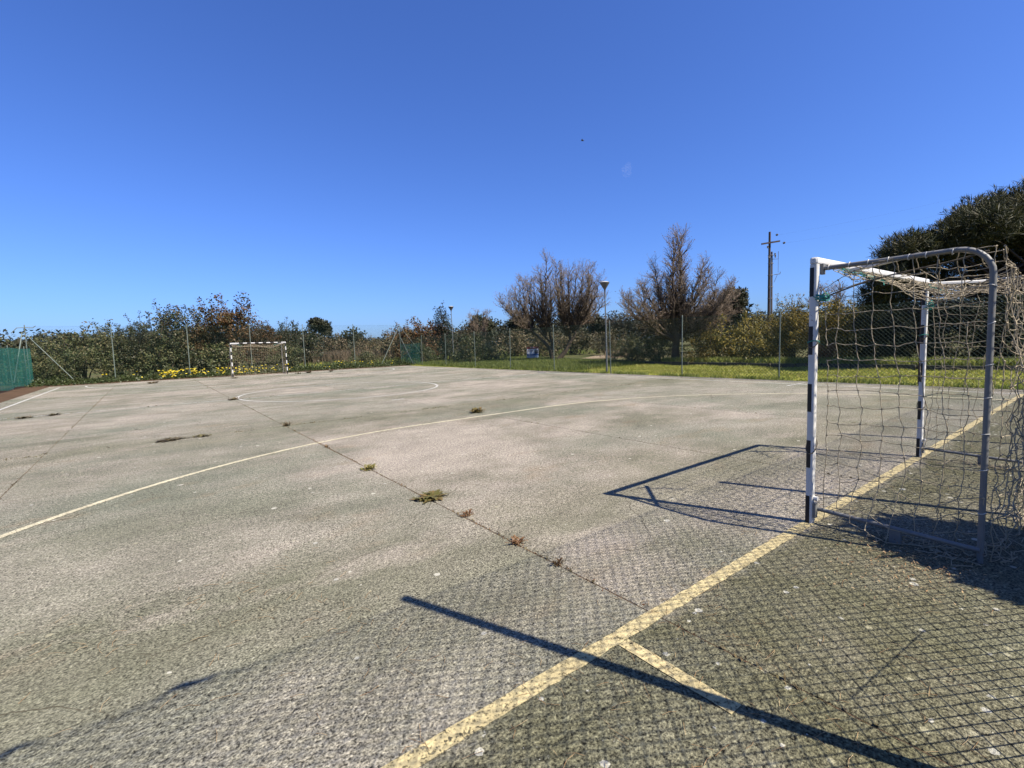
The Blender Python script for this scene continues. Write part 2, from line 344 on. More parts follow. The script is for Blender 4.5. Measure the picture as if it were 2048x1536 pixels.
LM = {
 'oliv': leaf_mat('olive_leaves', [(0.035, 0.052, 0.02), (0.068, 0.092, 0.032), (0.105, 0.117, 0.045), (0.15, 0.125, 0.056)], 0.25, .5, .3),
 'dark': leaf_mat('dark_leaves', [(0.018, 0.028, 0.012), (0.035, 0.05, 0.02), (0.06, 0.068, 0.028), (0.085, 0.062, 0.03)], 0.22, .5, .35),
 'rust': leaf_mat('rust_leaves', [(0.035, 0.045, 0.018), (0.07, 0.068, 0.026), (0.12, 0.075, 0.032), (0.17, 0.082, 0.032)], 0.25, .55, .6),
 'ever': leaf_mat('evergreen_leaves', [(0.012, 0.022, 0.012), (0.024, 0.038, 0.018), (0.035, 0.048, 0.02)], 0.15),
 'scrub': leaf_mat('scrub_leaves', [(0.05, 0.055, 0.022), (0.085, 0.08, 0.034), (0.13, 0.105, 0.05), (0.16, 0.12, 0.07)], 0.25, .6, .4),
 'green': leaf_mat('light_green_leaves', [(0.045, 0.06, 0.022), (0.09, 0.11, 0.038), (0.16, 0.17, 0.06), (0.28, 0.25, 0.11)], 0.3, .45, .2),
 'yellow': leaf_mat('yellow_green_leaves', [(0.06, 0.07, 0.02), (0.13, 0.13, 0.035), (0.22, 0.19, 0.045), (0.38, 0.28, 0.04)], 0.35, .5, .35),
 'gold': leaf_mat('golden_leaves', [(0.05, 0.062, 0.02), (0.12, 0.13, 0.035), (0.25, 0.22, 0.05), (0.46, 0.33, 0.05)], 0.35, .5, .45),
 'orange': leaf_mat('orange_leaves', [(0.16, 0.07, 0.03), (0.30, 0.13, 0.06), (0.42, 0.20, 0.10)], 0.35),
 'ivy': leaf_mat('ivy_leaves', [(0.035, 0.06, 0.018), (0.07, 0.10, 0.028), (0.11, 0.13, 0.04)], 0.3, .45, .3),
 'pine': leaf_mat('pine_needles', [(0.014, 0.022, 0.009), (0.030, 0.040, 0.014), (0.060, 0.066, 0.024), (0.10, 0.085, 0.035)], 0.18, .6, .3),
 'farpine': leaf_mat('far_pine_needles', [(0.022, 0.03, 0.018), (0.04, 0.05, 0.025), (0.065, 0.062, 0.03)], 0.15, .6, .3),
 'tamarisk': leaf_mat('dry_tamarisk_sprays', [(0.15, 0.115, 0.075), (0.23, 0.175, 0.12), (0.30, 0.225, 0.16)], 0.3, .8, .3),
 'inner': leaf_mat('brown_inner_foliage', [(0.06, 0.052, 0.022), (0.10, 0.075, 0.03), (0.13, 0.085, 0.035)], 0.25),
 'reed': leaf_mat('dry_reeds', [(0.17, 0.13, 0.08), (0.25, 0.19, 0.12), (0.30, 0.24, 0.16)], 0.3),
 'grass': leaf_mat('lawn_grass', [(0.20, 0.25, 0.035), (0.28, 0.32, 0.05), (0.37, 0.37, 0.08), (0.44, 0.39, 0.13)], 0.35, .5, .25),
 'tall': leaf_mat('tall_grass', [(0.17, 0.23, 0.045), (0.26, 0.32, 0.07), (0.36, 0.38, 0.12)], 0.35, .5, .25),
 'flower': leaf_mat('yellow_petals', [(0.72, 0.58, 0.02), (0.80, 0.68, 0.04), (0.82, 0.72, 0.12)], 0.3, .5, .1),
 'weedg': leaf_mat('green_weed_leaves', [(0.10, 0.12, 0.03), (0.18, 0.17, 0.05), (0.28, 0.19, 0.07)], 0.3),
 'weedr': leaf_mat('red_weed_leaves', [(0.15, 0.07, 0.035), (0.22, 0.11, 0.05), (0.22, 0.15, 0.07)], 0.3),
 'weedb': leaf_mat('brown_weed_leaves', [(0.10, 0.08, 0.04), (0.16, 0.11, 0.06), (0.14, 0.125, 0.055)], 0.2),
 'needle': leaf_mat('fallen_pine_needles', [(0.30, 0.17, 0.075), (0.38, 0.26, 0.13), (0.46, 0.36, 0.21)], 0.1, .8, 0.0),
}
def cloth_mat(open_=0.22):
    m, t = new_mat('green_windscreen_cloth'); v = objc(t)
    n = noise(t, mapping(t, v, (1, 1, 0.3)), 3, 5, .6)
    c = mixc(t, n, (0.02, 0.17, 0.12), (0.05, 0.27, 0.20))
    a = bsdf(t, c, 0.8); tr = N(t, 'ShaderNodeBsdfTranslucent', {0: c}).outputs[0]
    s = N(t, 'ShaderNodeMixShader', {0: 0.4, 1: a, 2: tr}).outputs[0]
    finish(t, N(t, 'ShaderNodeMixShader', {0: open_, 1: s, 2: N(t, 'ShaderNodeBsdfTransparent').outputs[0]}).outputs[0]); return m
M_CLOTH = cloth_mat(0.42); M_CLOTH_THIN = cloth_mat(0.62)

# ------------------------------------------------------------------ ground, lawn, soil
def sheet(name, pts, z, mat, kind='structure'):
    o = obj_np(name, [(x, y, z) for x, y in pts], [tuple(range(len(pts)))], mat); o['kind'] = kind; return o
sheet('ground', [(-1500, -1500), (1500, -1500), (1500, 1500), (-1500, 1500)], -0.06, M_FIELD)
sheet('lawn', [(10.86, -8), (17.3, -8), (17.25, 15.2), (22.3, 30), (25, 39), (12.3, 39), (11.3, 33.8), (10.86, 33.8)], -0.03, M_LAWN)
sheet('soil_strip', [(-12.6, 5), (-9.9, 5), (-9.9, 33.6), (10.8, 33.6), (12.2, 38.6), (-12.6, 38.6)], -0.035, M_SOIL)
sheet('sandy_path', [(23.6, 27.4), (26.2, 22.5), (31, 25), (36, 33), (30, 31.5)], -0.02, M_SAND)

# kerb: individual stones in a row along the back of the lawn
kerb = empty('kerb', (17.4, 0, 0)); kerb['kind'] = 'structure'
line = [(17.4, -7.0), (17.38, 15.2), (22.4, 30.0), (24.5, 36.5)]
kmb = MB().box(-0.5, 0.5, -0.09, 0.09, -0.1, 0.17); kme = None
for (a, b) in zip(line[:-1], line[1:]):
    A, B = Vector((*a, 0)), Vector((*b, 0)); L = (B-A).length; n = int(L/1.02)
    for i in range(n):
        c = A.lerp(B, (i+0.5)/n)
        if kme is None:
            o = kmb.build('kerb_stone', M_KERB, kerb); kme = o.data
            bm_ = o.modifiers.new('bevel', 'BEVEL'); bm_.width = 0.015; bm_.segments = 1
        else:
            o = bpy.data.objects.new('kerb_stone', kme); COL.objects.link(o); o.parent = kerb
        o.location = c-Vector((17.4, 0, 0))+Vector((random.uniform(-.012, .012), 0, random.uniform(-.015, .012)))
        o.rotation_euler = (0, 0, math.atan2((B-A).y, (B-A).x)+random.uniform(-.01, .01))
bank = sheet('bank', [(17.5, -8), (60, -8), (60, 22), (24, 23), (19.8, 21.6), (17.48, 15.2)], 0.10, M_FIELD)

# ------------------------------------------------------------------ court: slabs with open joints, painted lines
court = MB().box(-9.88, 10.74, -2.6, 33.56, -0.5, -0.0035).build('court', M_JOINT); court['kind'] = 'structure'
XS = [-9.9, -7.05, -3.55, 0.02, 3.58, 7.12, 10.78]; YS = [-2.62, 8.75, 16.0, 23.2, 30.4, 33.6]
def slab(x0, x1, y0, y1, seed):
    rg = np.random.default_rng(seed); pts = []
    def run(a, b, fixed, horiz, sgn):
        n = max(3, int(abs(b-a)/0.12)); ts = np.linspace(a, b, n, endpoint=False)
        j = np.cumsum(rg.normal(0, .003, n)); j -= np.linspace(j[0], j[-1], n); j = np.clip(j, -.004, .004)+np.abs(rg.normal(0, .0015, n))
        for t_, q in zip(ts, j): pts.append((t_, fixed+sgn*q) if horiz else (fixed+sgn*q, t_))
    run(x0, x1, y0, True, 1); run(y0, y1, x1, False, -1); run(x1, x0, y1, True, -1); run(y1, y0, x0, False, 1)
    n = len(pts); c = np.mean(pts, 0)
    V = [(x, y, 0.0) for x, y in pts]+[(x, y, -0.12) for x, y in pts]
    lo = [(x+np.sign(c[0]-x)*.004, y+np.sign(c[1]-y)*.004, 0.0) for x, y in pts]
    V = [(x, y, -0.002) for x, y in pts]+[(x, y, -0.12) for x, y in pts]+lo
    F = [(i, n+i, n+(i+1) % n, (i+1) % n)[::-1] for i in range(n)]+[(i, (i+1) % n, 2*n+(i+1) % n, 2*n+i) for i in range(n)]
    F.append(tuple(range(2*n, 3*n)))
    return V, F
k = 0
for i in range(len(XS)-1):
    for j in range(len(YS)-1):
        k += 1; g = 0.0035
        V, F = slab(XS[i]+g, XS[i+1]-g, YS[j]+g, YS[j+1]-g, 100+k)
        obj_np('slab', V, F, M_COURT, court)
XL, XR, YF = -9.32, 9.67, 32.04
def strip(name, a, b, w, mat, z=0.004):
    A, B = np.array(a, float), np.array(b, float); d = (B-A)/np.linalg.norm(B-A); nn = np.array([-d[1], d[0]])*w/2
    n = max(2, int(np.linalg.norm(B-A)/0.05)); V = []; rg = np.random.default_rng(sum(map(ord, name)))
    for i in range(n+1):
        p_ = A+(B-A)*i/n; e = rg.normal(0, 0.0045, 2)
        V += [(*(p_+nn*(1+e[0]/w)), z), (*(p_-nn*(1+e[1]/w)), z)]
    return obj_np(name, V, [(2*i, 2*i+1, 2*i+3, 2*i+2) for i in range(n)], mat, court)
def arc(name, pts, w, mat, z=0.004):
    P = np.array(pts, float); n = len(P); d = np.gradient(P, axis=0); d /= np.linalg.norm(d, axis=1, keepdims=True)
    nn = np.stack([-d[:, 1], d[:, 0]], 1)*w/2; V = []
    for p_, q in zip(P, nn): V += [(*(p_+q), z), (*(p_-q), z)]
    return obj_np(name, V, [(2*i, 2*i+1, 2*i+3, 2*i+2) for i in range(n-1)], mat, court)
strip('goal_line', (XL, 0), (XR, 0), 0.085, M_LINE_Y)
strip('goal_line_mark', (-3.87, -0.045), (-3.87, -0.62), 0.075, M_LINE_Y, 0.0042)
strip('halfway_line', (XL, 16.03), (XR, 16.03), 0.075, M_LINE_W)
strip('side_line', (XL, 0.05), (XL, YF), 0.085, M_LINE_W)
strip('side_line', (XR, 0.05), (XR, YF), 0.075, M_LINE_W)
strip('goal_line', (XL+.05, YF), (XR-.05, YF), 0.08, M_LINE_W)
strip('substitution_mark', (9.0, 4.62), (10.2, 4.62), 0.07, M_LINE_W, 0.008)
strip('substitution_mark', (9.0, 10.5), (10.2, 10.5), 0.07, M_LINE_W, 0.008)
strip('penalty_mark', (-0.20, 11.3), (0.16, 11.3), 0.09, M_LINE_W)
strip('penalty_mark', (-0.20, 20.7), (0.16, 20.7), 0.09, M_LINE_W)
GA = []
for a in np.linspace(0.005, math.pi/2, 60): GA.append((1.515+6.77*math.cos(a), 6.77*math.sin(a)))
for a in np.linspace(math.pi/2, math.pi-0.005, 60): GA.append((-1.515+6.77*math.cos(a), 6.77*math.sin(a)))
arc('goal_area_line', GA, 0.075, M_LINE_C)
arc('goal_area_line', [(-x, YF-y) for x, y in GA], 0.075, M_LINE_W)
arc('centre_circle', [(-0.03+3.37*math.cos(a), 16.02+3.37*math.sin(a)) for a in np.linspace(0, 2*math.pi, 140)], 0.085, M_LINE_W, 0.008)

# ------------------------------------------------------------------ goals
def rrect(w, d, r, n=4, y0=None):
    hw, hd = w/2, d/2; P = []
    for cx, cy, a0 in ((hw-r, hd-r, 0), (-hw+r, hd-r, 90), (-hw+r, -hd+r, 180), (hw-r, -hd+r, 270)):
        for i in range(n+1):
            a = math.radians(a0+90*i/n); P.append((cx+r*math.cos(a), cy+r*math.sin(a)))
    return P
def front_half(w, r, axis='z', n=4):
    """band outline covering the front face and half of both sides (front is +y)"""
    h = w/2; P = [(h, -0.006)]
    for cx, a0 in ((h-r, 0), (-h+r, 90)):
        for i in range(n+1):
            a = math.radians(a0+90*i/n); P.append((cx+r*math.cos(a), h-r+r*math.sin(a)))
    P.append((-h, -0.006)); return P
rgn = np.random.default_rng(77)
def net_panel(f, nu, nv, jit, sub=4, sag=0.012, rad=0.0024, drop=0.0):
    """knotted cords; f(u,v) -> xyz for u,v in 0..1; returns A,B,r arrays"""
    U, Vv = np.meshgrid(np.linspace(0, 1, nu+1), np.linspace(0, 1, nv+1), indexing='ij')
    P = np.array([[f(U[i, j], Vv[i, j]) for j in range(nv+1)] for i in range(nu+1)], float)
    inner = np.ones(P.shape[:2]); inner[0] *= .3; inner[-1] *= .3; inner[:, 0] *= .3; inner[:, -1] *= .3
    P += rgn.normal(0, jit, P.shape)*inner[..., None]
    P[..., 2] = np.maximum(P[..., 2], 0.006)
    A, B = [], []
    def cord(p, q):
        if rgn.random() < drop: return
        d = q-p; L = np.linalg.norm(d); off = rgn.normal(0, sag, 3)*0.6; off[2] -= abs(rgn.normal(0, sag))*(0.4+abs(d[0])+abs(d[1]))
        pts = [p+d*t_+off*4*t_*(1-t_)+(rgn.normal(0, .0025, 3) if 0 < t_ < 1 else 0) for t_ in np.linspace(0, 1, sub+1)]
        for x, y in zip(pts[:-1], pts[1:]):
            x = x.copy(); y = y.copy(); x[2] = max(x[2], .004); y[2] = max(y[2], .004); A.append(x); B.append(y)
    for i in range(nu+1):
        for j in range(nv+1):
            if i < nu: cord(P[i, j], P[i+1, j])
            if j < nv: cord(P[i, j], P[i, j+1])
    A, B = np.array(A), np.array(B); R = np.full(len(A), rad)
    K = P.reshape(-1, 3); ks = rgn.normal(0, 1, K.shape); ks /= np.linalg.norm(ks, axis=1, keepdims=True)
    A = np.vstack([A, K-ks*.005]); B = np.vstack([B, K+ks*.005]); R = np.append(R, np.full(len(K), rad*2.1))
    return A, B, R
def wob(p, s): return np.array(p)+rgn.normal(0, s, 3)
def make_goal():
    g = empty('football_goal')
    W, Hh = 1.545, 2.048
    bh = 0.222
    post_prof = rrect(0.054, 0.054, 0.014)
    for sx in (-1, 1):
        p = MB().extrude(post_prof, 'z', 0.0, 2.022).build('post', M_WHITE, g, True); p.location = (sx*W, 0, 0)
        for b in range(0, 9, 2):
            q = MB().extrude(front_half(0.0565, 0.0145), 'z', b*bh+0.004, (b+1)*bh).build('black_band', M_BLACK, p, True)
        bt = MB().tube([(0, -0.02, 0.205), (0, -0.055, 0.205)], 0.018, 8).build('bolt_cap', M_WHITE, p, True)
        MB().box(-0.022, 0.022, -0.045, -0.0255, 0.05, 0.17).build('rail_bracket', M_GALV, p)
    cb = MB().extrude(post_prof, 'x', -W-0.027, W+0.027, 0.010).build('crossbar', M_WHITE, g, True); cb.location = (0, 0, Hh)
    n = 13; bw = 2*W/(n+1.2)
    for i in range(n):
        if i % 2 == 1:
            x0 = -W+bw*(i+0.1)
            V = MB(); P = front_half(0.0565, 0.0145)
            V.extrude([(a[1], a[0]) for a in P][::-1], 'x', x0, x0+bw).build('black_band', M_BLACK, cb, True)
    for sx in (-1, 1):
        pts = [(0, -0.025, 1.99), (0, -0.45, 1.992), (0, -0.80, 1.998)]
        for a in np.linspace(0, math.pi/2, 8)[1:]: pts.append((0, -0.80-0.17*math.sin(a), 1.998-0.17*(1-math.cos(a))))
        pts += [(0, -0.972, 1.2), (0, -0.975, 0.0)]
        fr = MB().tube(pts, 0.017, 14).build('side_frame', M_GALV, g, True); fr.location = (sx*1.5, 0, 0)
        MB().box(-0.02, 0.02, -0.05, -0.0255, 1.945, 2.025).build('clamp', M_GALV, fr)
        br = MB().tube([(0, -0.025, 0.115), (0, -0.975, 0.085)], 0.0155, 12).build('bottom_rail', M_GALV, g, True); br.location = (sx*1.515, 0, 0)
        MB().box(-0.022, 0.022, -0.575, -0.51, 0.0, 0.092).build('foot_block', M_GALV, br)
        MB().extrude(rrect(0.03, 0.03, .006), 'x', 0, 0.62, 0).build('corner_brace', M_WHITE, g).matrix_local = \
            Matrix.Translation((sx*1.5, -0.50, 1.99)) @ Matrix.Rotation(math.atan2(0.47, -sx*0.45), 4, 'Z')
        for y in np.linspace(-0.10, -0.78, 7):
            MB().ring((0, y+random.uniform(-.02, .02), 1.992), (0.15*random.uniform(-1, 1), 1, 0.1), 0.0185, 0.0035).build('net_tie', M_TIE, fr, True)
        for z in np.linspace(0.35, 1.75, 7):
            MB().ring((0, -0.973, z+random.uniform(-.03, .03)), (0.3*random.uniform(-1, 1), 0.5*random.uniform(-1, 1), 1), 0.0185, 0.003).build('net_tie', M_TIE, fr, True)
    # net
    def side(sx):
        ph = rgn.random(6)*6
        def f(u, v):
            y = -0.05-0.93*u; z = 1.97*(1-v)+0.02
            bul = 0.05*math.sin(3*u+ph[0])*math.sin(4*v+ph[1])*math.sin(math.pi*v)
            y += 0.05*math.sin(5*v+ph[2])*math.sin(math.pi*u)+ (0.06*math.sin(math.pi*v) if u < .12 else 0)*-1
            if v > 0.82: z = max(0.01, z-0.06*math.sin(9*u+ph[3])); bul += sx*0.10*(v-.82)/.18*math.sin(7*u+ph[4])
            if u < 0.35 and v < 0.14: z -= (0.35-u)*0.45*(1-v/0.14)
            return (sx*(1.5+0.012)+sx*bul, y, z)
        return f
    for sx in (-1, 1):
        A, B, R = net_panel(side(sx), 8, 17, 0.010, 4, 0.006, 0.0027, 0.03)
        V, F = segs(A, B, R, R, 5); o = obj_np('side_net', V, F, M_CORD, g, True); o['kind'] = 'stuff'
    ph = rgn.random(6)*6
    def top(u, v):
        x = -1.44+2.88*u; y = -0.05-0.95*v
        e = math.sin(math.pi*u)**0.5
        z = 1.995-(0.10*v+0.22*math.sin(math.pi*min(1, v*0.9)))*e*(0.8+0.3*math.sin(7*u+ph[0]))-0.03*math.sin(16*u+9*v+ph[1])
        return (x, y, z)
    A, B, R = net_panel(top, 26, 9, 0.012, 4, 0.010, 0.0027, 0.0)
    V, F = segs(A, B, R, R, 4); o = obj_np('top_net', V, F, M_CORD, g, True); o['kind'] = 'stuff'
    def back(u, v):
        x = -1.46+2.92*u; e = math.sin(math.pi*u)**0.5
        ztop = 1.98-0.16*e; z = ztop*(1-v)+0.01
        y = -1.0-0.05*math.sin(6*u+ph[2])*math.sin(3*v+ph[3])-0.10*math.sin(math.pi*v)*e-0.06*(v > .9)*random.random()
        return (x, y, z)
    A, B, R = net_panel(back, 25, 17, 0.018, 4, 0.012, 0.0028, 0.02)
    V, F = segs(A, B, R, R, 5); o = obj_np('back_net', V, F, M_CORD, g, True); o['kind'] = 'stuff'
    # loose cords lying under the rails and heaped at the back foot
    A, B = [], []
    for sx in (-1, 1):
        for q in range(16):
            p0 = np.array([sx*(1.475+random.uniform(-.07, .10)), random.uniform(-.25, -.95), 0.008+random.random()*.02])
            for s in range(6):
                p1 = p0+np.array([rgn.normal(0, .035), rgn.normal(-.01, .05), 0]); p1[2] = 0.006+abs(rgn.normal(0, .014))
                A.append(p0); B.append(p1); p0 = p1
    for q in range(40):
        p0 = np.array([random.uniform(-1.6, 1.6), -1.0+rgn.normal(0, .06), 0.01])
        for s in range(6):
            p1 = p0+np.array([rgn.normal(0, .06), rgn.normal(0, .03), 0]); p1[2] = 0.006+abs(rgn.normal(0, .02)); A.append(p0); B.append(p1); p0 = p1
    V, F = segs(A, B, .0027, .0027, 5); o = obj_np('loose_net_cord', V, F, M_CORD, g, True); o['kind'] = 'stuff'
    for sx in (-1, 1):
        pts = [(sx*1.49+rgn.normal(0, .004), -0.045-0.9*t_, 1.77+0.22*t_+0.02*math.sin(5*t_)) for t_ in np.linspace(0, 1, 14)]
        MB().tube(pts, 0.0055, 6).build('drawn_rope', M_ROPE, g, True)
        for z0 in (1.45, 0.62):
            MB().tube([(sx*(1.54)+0.034*math.cos(a)*1.08, 0.034*math.sin(a)*1.08, z0+0.12*math.cos(a)*0.5) for a in np.linspace(0, 2*math.pi, 18)], 0.004, 5).build('rope_wrap', M_ROPE, g, True)
    for sx in (-1, 1):
        kn = MB()
        for q in range(5):
            kn.ring((sx*1.54+rgn.normal(0, .006), -0.03+rgn.normal(0, .01), 1.775+rgn.normal(0, .018)), (rgn.normal(0, .5), rgn.normal(0, .5), 1), 0.037, 0.0045, 14)
        kn.ring((sx*1.50, -0.06, 1.78), (1, .3, .2), 0.022, 0.006, 10); kn.ring((sx*1.50, -0.075, 1.765), (.3, 1, .2), 0.02, 0.006, 10)
        kn.build('teal_knot', M_TEAL, g, True)['kind'] = 'stuff'
        MB().ring((sx*1.54, 0, 1.43), (0.3, 0.2, 1), 0.039, 0.0045, 14).build('teal_rope_loop', M_TEAL, g, True)
        x0 = sx*1.18
        for q in range(4):
            MB().tube([(x0+rgn.normal(0, .03)-sx*t_*.25, -0.05-0.25*t_+rgn.normal(0, .008), 2.0-0.12*t_+rgn.normal(0, .012)) for t_ in np.linspace(0, 1, 8)], 0.0035, 5).build('teal_strand', M_TEAL, g, True)
    return g
goal = make_goal()
far_goal = copy_tree(goal)
far_goal.location = (0.0, YF, 0); far_goal.rotation_euler = (0, 0, math.pi)
tag(goal, 'near football goal with sagging cord net beside the yellow goal line', 'goal', 'two football goals')
tag(far_goal, 'distant black and white striped goal at the far end of the court', 'goal', 'two football goals')

# ------------------------------------------------------------------ fences
def fence(name, pts, H, label, cell=0.11, wire=0.0028, pr=0.021, rust=(), top_wires=(0.08, 0.5, 0.99), mesh_h=None, z0=0.04):
    root = empty(name, (*pts[0], 0)); o0 = Vector((*pts[0], 0))
    Hm = mesh_h or H-0.05; A, B = [], []; tw = {h: [] for h in top_wires}
    pm = MB().tube([(0, 0, -0.1), (0, 0, H)], pr, 12)
    pm.lathe([(pr*1.12, 0), (pr*1.12, 0.02), (pr*0.5, 0.04)], 12, (0, 0, H)); first = None
    for i, q in enumerate(pts):
        if i in rust: o = pm.build('post', M_RUSTPOST, root, True)
        elif first is None: o = pm.build('post', M_POST, root, True); first = o.data
        else:
            o = bpy.data.objects.new('post', first); COL.objects.link(o); o.parent = root
        o.location = Vector((*q, 0))-o0; o.rotation_euler = (random.uniform(-.012, .012), random.uniform(-.012, .012), 0)
    for a, b in zip(pts[:-1], pts[1:]):
        a3, b3 = np.array([*a, 0.])-np.array(o0), np.array([*b, 0.])-np.array(o0); L = np.linalg.norm(b3-a3); d = (b3-a3)/L
        for sgn in (1, -1):
            for s in np.arange(-Hm, L+Hm, cell):
                s = s+random.uniform(-.003, .003)
                # line x = s + sgn*(z-zmid); clip to the panel
                zlo, zhi = z0, Hm; xs = lambda z: s+sgn*(z-Hm/2)
                za, zb = zlo, zhi
                for lim in (0, L):
                    zc = (lim-s)*sgn+Hm/2
                    inside_hi = (xs(zb) >= 0 and xs(zb) <= L); inside_lo = (xs(za) >= 0 and xs(za) <= L)
                lo_z = max(zlo, min((0-s)*sgn+Hm/2, (L-s)*sgn+Hm/2)); hi_z = min(zhi, max((0-s)*sgn+Hm/2, (L-s)*sgn+Hm/2))
                if hi_z-lo_z < 0.01: continue
                nseg = max(1, int((hi_z-lo_z)/0.8)); zz = np.linspace(lo_z, hi_z, nseg+1)
                P = [a3+d*xs(z)+np.array([0, 0, z]) for z in zz]
                nrm = np.array([-d[1], d[0], 0]); P = [p_+nrm*0.012*math.sin(p_[0]*1.3+p_[1]*1.1+p_[2]*2) for p_ in P]
                A += P[:-1]; B += P[1:]
        for h in top_wires:
            n = 6; P = [a3+d*L*t_+np.array([0, 0, z0+(Hm-z0)*h-0.02*math.sin(math.pi*t_)*random.random()]) for t_ in np.linspace(0, 1, n)]
            tw[h] += [tuple(x) for x in P][:-1]+([tuple(P[-1])] if b is pts[-1] else [])
    V, F = segs(A, B, wire, wire, 3); m = obj_np('chain_link_mesh', V, F, M_WIRE, root); m['kind'] = 'stuff'
    for h in top_wires: MB().tube(tw[h], wire*.8, 4).build('tension_wire', M_WIRE, root)
    tag(root, label, 'fence')
    return root, o0
def brace(root, o0, a, b, r=0.024, mat=None, name='brace'):
    MB().tube([Vector(a)-o0, Vector(b)-o0], r, 10).build(name, mat or M_POST, root, True)
def screen(root, o0, pts, z0, z1, seed, mat=None):
    rg = np.random.default_rng(seed); V = []; P = [np.array(q, float) for q in pts]; cols = []
    for a, b in zip(P[:-1], P[1:]):
        n = int(np.linalg.norm(b-a)/0.12)
        for i in range(n): cols.append(a+(b-a)*i/n)
    cols.append(P[-1]); nz = 18
    dv = P[-1]-P[0]; nrm = np.array([-dv[1], dv[0]])/np.linalg.norm(dv)
    for i, c in enumerate(cols):
        for j in range(nz+1):
            t_ = j/nz; z = z0+(z1-z0)*t_-0.05*t_*abs(math.sin(i*0.11))-0.04*(1-t_)*math.sin(i*.2)
            off = nrm*(0.045+0.02*math.sin(i*0.5+2*t_)*math.sin(math.pi*t_)+0.012*math.sin(i*1.3))
            V.append((c[0]+off[0]-o0.x, c[1]+off[1]-o0.y, z))
    F = [(i*(nz+1)+j, (i+1)*(nz+1)+j, (i+1)*(nz+1)+j+1, i*(nz+1)+j+1) for i in range(len(cols)-1) for j in range(nz)]
    return obj_np('windscreen', V, F, mat or M_CLOTH, root, True)

CF = (12.0, 37.6); CL = (-11.1, 37.3)
right_pts = [(11.0, -5.1), (11.0, -1.5), (11.0, 2.1), (11.0, 5.72), (10.92, 9.3), (10.85, 12.85), (10.95, 16.7), (11.15, 20.7), (11.45, 24.9), (11.8, 29.4), (12.0, 33.6), CF]
rf, ro = fence('chain_link_fence', right_pts, 2.31, 'long low chain link fence between the court and the lawn on the right', rust=(2,), wire=0.0034)
brace(rf, ro, (12.0, 37.5, 2.25), (11.9, 35.0, 0)); brace(rf, ro, (12.0, 37.6, 3.3), (12.0, 33.7, 0.9), 0.012)
screen(rf, ro, [(12.0, 33.7), CF], 0.1, 1.75, 3, M_CLOTH_THIN)
far_pts = [(-11.1, 37.3), (-7.3, 37.3), (-3.4, 37.35), (0.35, 37.35), (4.0, 37.4), (7.9, 37.5), (12.02, 37.66)]
ff, fo = fence('chain_link_fence', far_pts, 3.45, 'tall chain link fence behind the far goal in front of the dark shrubs', wire=0.0018, pr=0.024)
brace(ff, fo, (-11.0, 37.25, 2.85), (-9.1, 37.2, 0)); brace(ff, fo, (11.9, 37.6, 3.2), (10.1, 37.5, 0))
MB().tube([Vector((-11.65, 37.3, 3.0))-fo, Vector((-11.4, 37.3, 3.3))-fo, Vector((-11.1, 37.3, 3.32))-fo, Vector((-10.75, 37.3, 3.3))-fo, Vector((-10.62, 37.3, 3.42))-fo], 0.02, 8).build('bent_arm', M_POST, ff, True)
left_pts = [(-11.2, 37.1), (-11.25, 33.6), (-11.25, 30.0), (-11.25, 26.4), (-11.25, 22.8)]
lf, lo_ = fence('chain_link_fence', left_pts, 2.2, 'fence at the left edge hung with green windscreen cloth')
screen(lf, lo_, [(-10.95, 36.9), (-11.2, 33.6), (-11.2, 22.8)], 0.05, 2.12, 9)
brace(lf, lo_, (-11.15, 36.9, 3.0), (-11.2, 33.7, 0.3))
near_pts = [(-10.45, -1.6), (-6.95, -1.6), (-3.46, -1.6), (0.0, -1.6), (3.5, -1.6), (7.0, -1.6), (11.0, -1.6)]
nf, no = fence('chain_link_fence', near_pts, 3.45, 'tall chain link fence behind the near goal whose diamond shadow crosses the ground', cell=0.095, wire=0.0031, pr=0.033)
zf = lambda ys: (ys+1.6)/SH[1]
brace(nf, no, (-3.46+0.305*zf(-.883)+.02, -1.6, zf(-.883)), (-2.647+0.303*zf(-.947), -1.6, zf(-.947)), 0.0028, M_WIRE, 'brace_wire')

tw = []
for i, x in enumerate(np.linspace(-5.5, -4.35, 40)): tw.append((x+10.45, 0.01*math.sin(i*1.1), 3.40-0.03*math.sin(i*.35)))
MB().tube(tw, [0.003+0.013*max(0, math.sin(i*.33+4.0))**2+(0.006 if 30 < i < 36 else 0) for i in range(40)], 6).build('gathered_netting', M_ROPE, nf, True)
# ------------------------------------------------------------------ street furniture
def lamp(loc, H, label):
    g = empty('street_lamp', loc)
    MB().tube([(0, 0, -0.1), (0.0, 0, 0.9), (-0.02, 0, H*0.6), (-0.05, 0, H-0.42)], [0.045, 0.04, 0.032, 0.026], 12).build('pole', M_POLE, g, True)
    MB().lathe([(0.03, -0.45), (0.04, -0.34), (0.055, -0.30), (0.205, -0.05), (0.215, -0.03), (0.215, 0.0)], 24, (-0.05, 0, H)).build('lamp_hood', M_LAMP, g, True)
    MB().lathe([(0.195, 0.001), (0.17, 0.022), (0.10, 0.042), (0.02, 0.047)], 24, (-0.05, 0, H)).build('lamp_cover', M_GLASS, g, True)
    return tag(g, label, 'lamp', 'cone headed lamps')
lamp((11.12, 13.32, 0), 4.1, 'cone headed lamp standing between the two bare trees')
lamp((14.4, 32.7, 0), 4.62, 'cone headed lamp rising beside the dark evergreen in the rust shrubs')

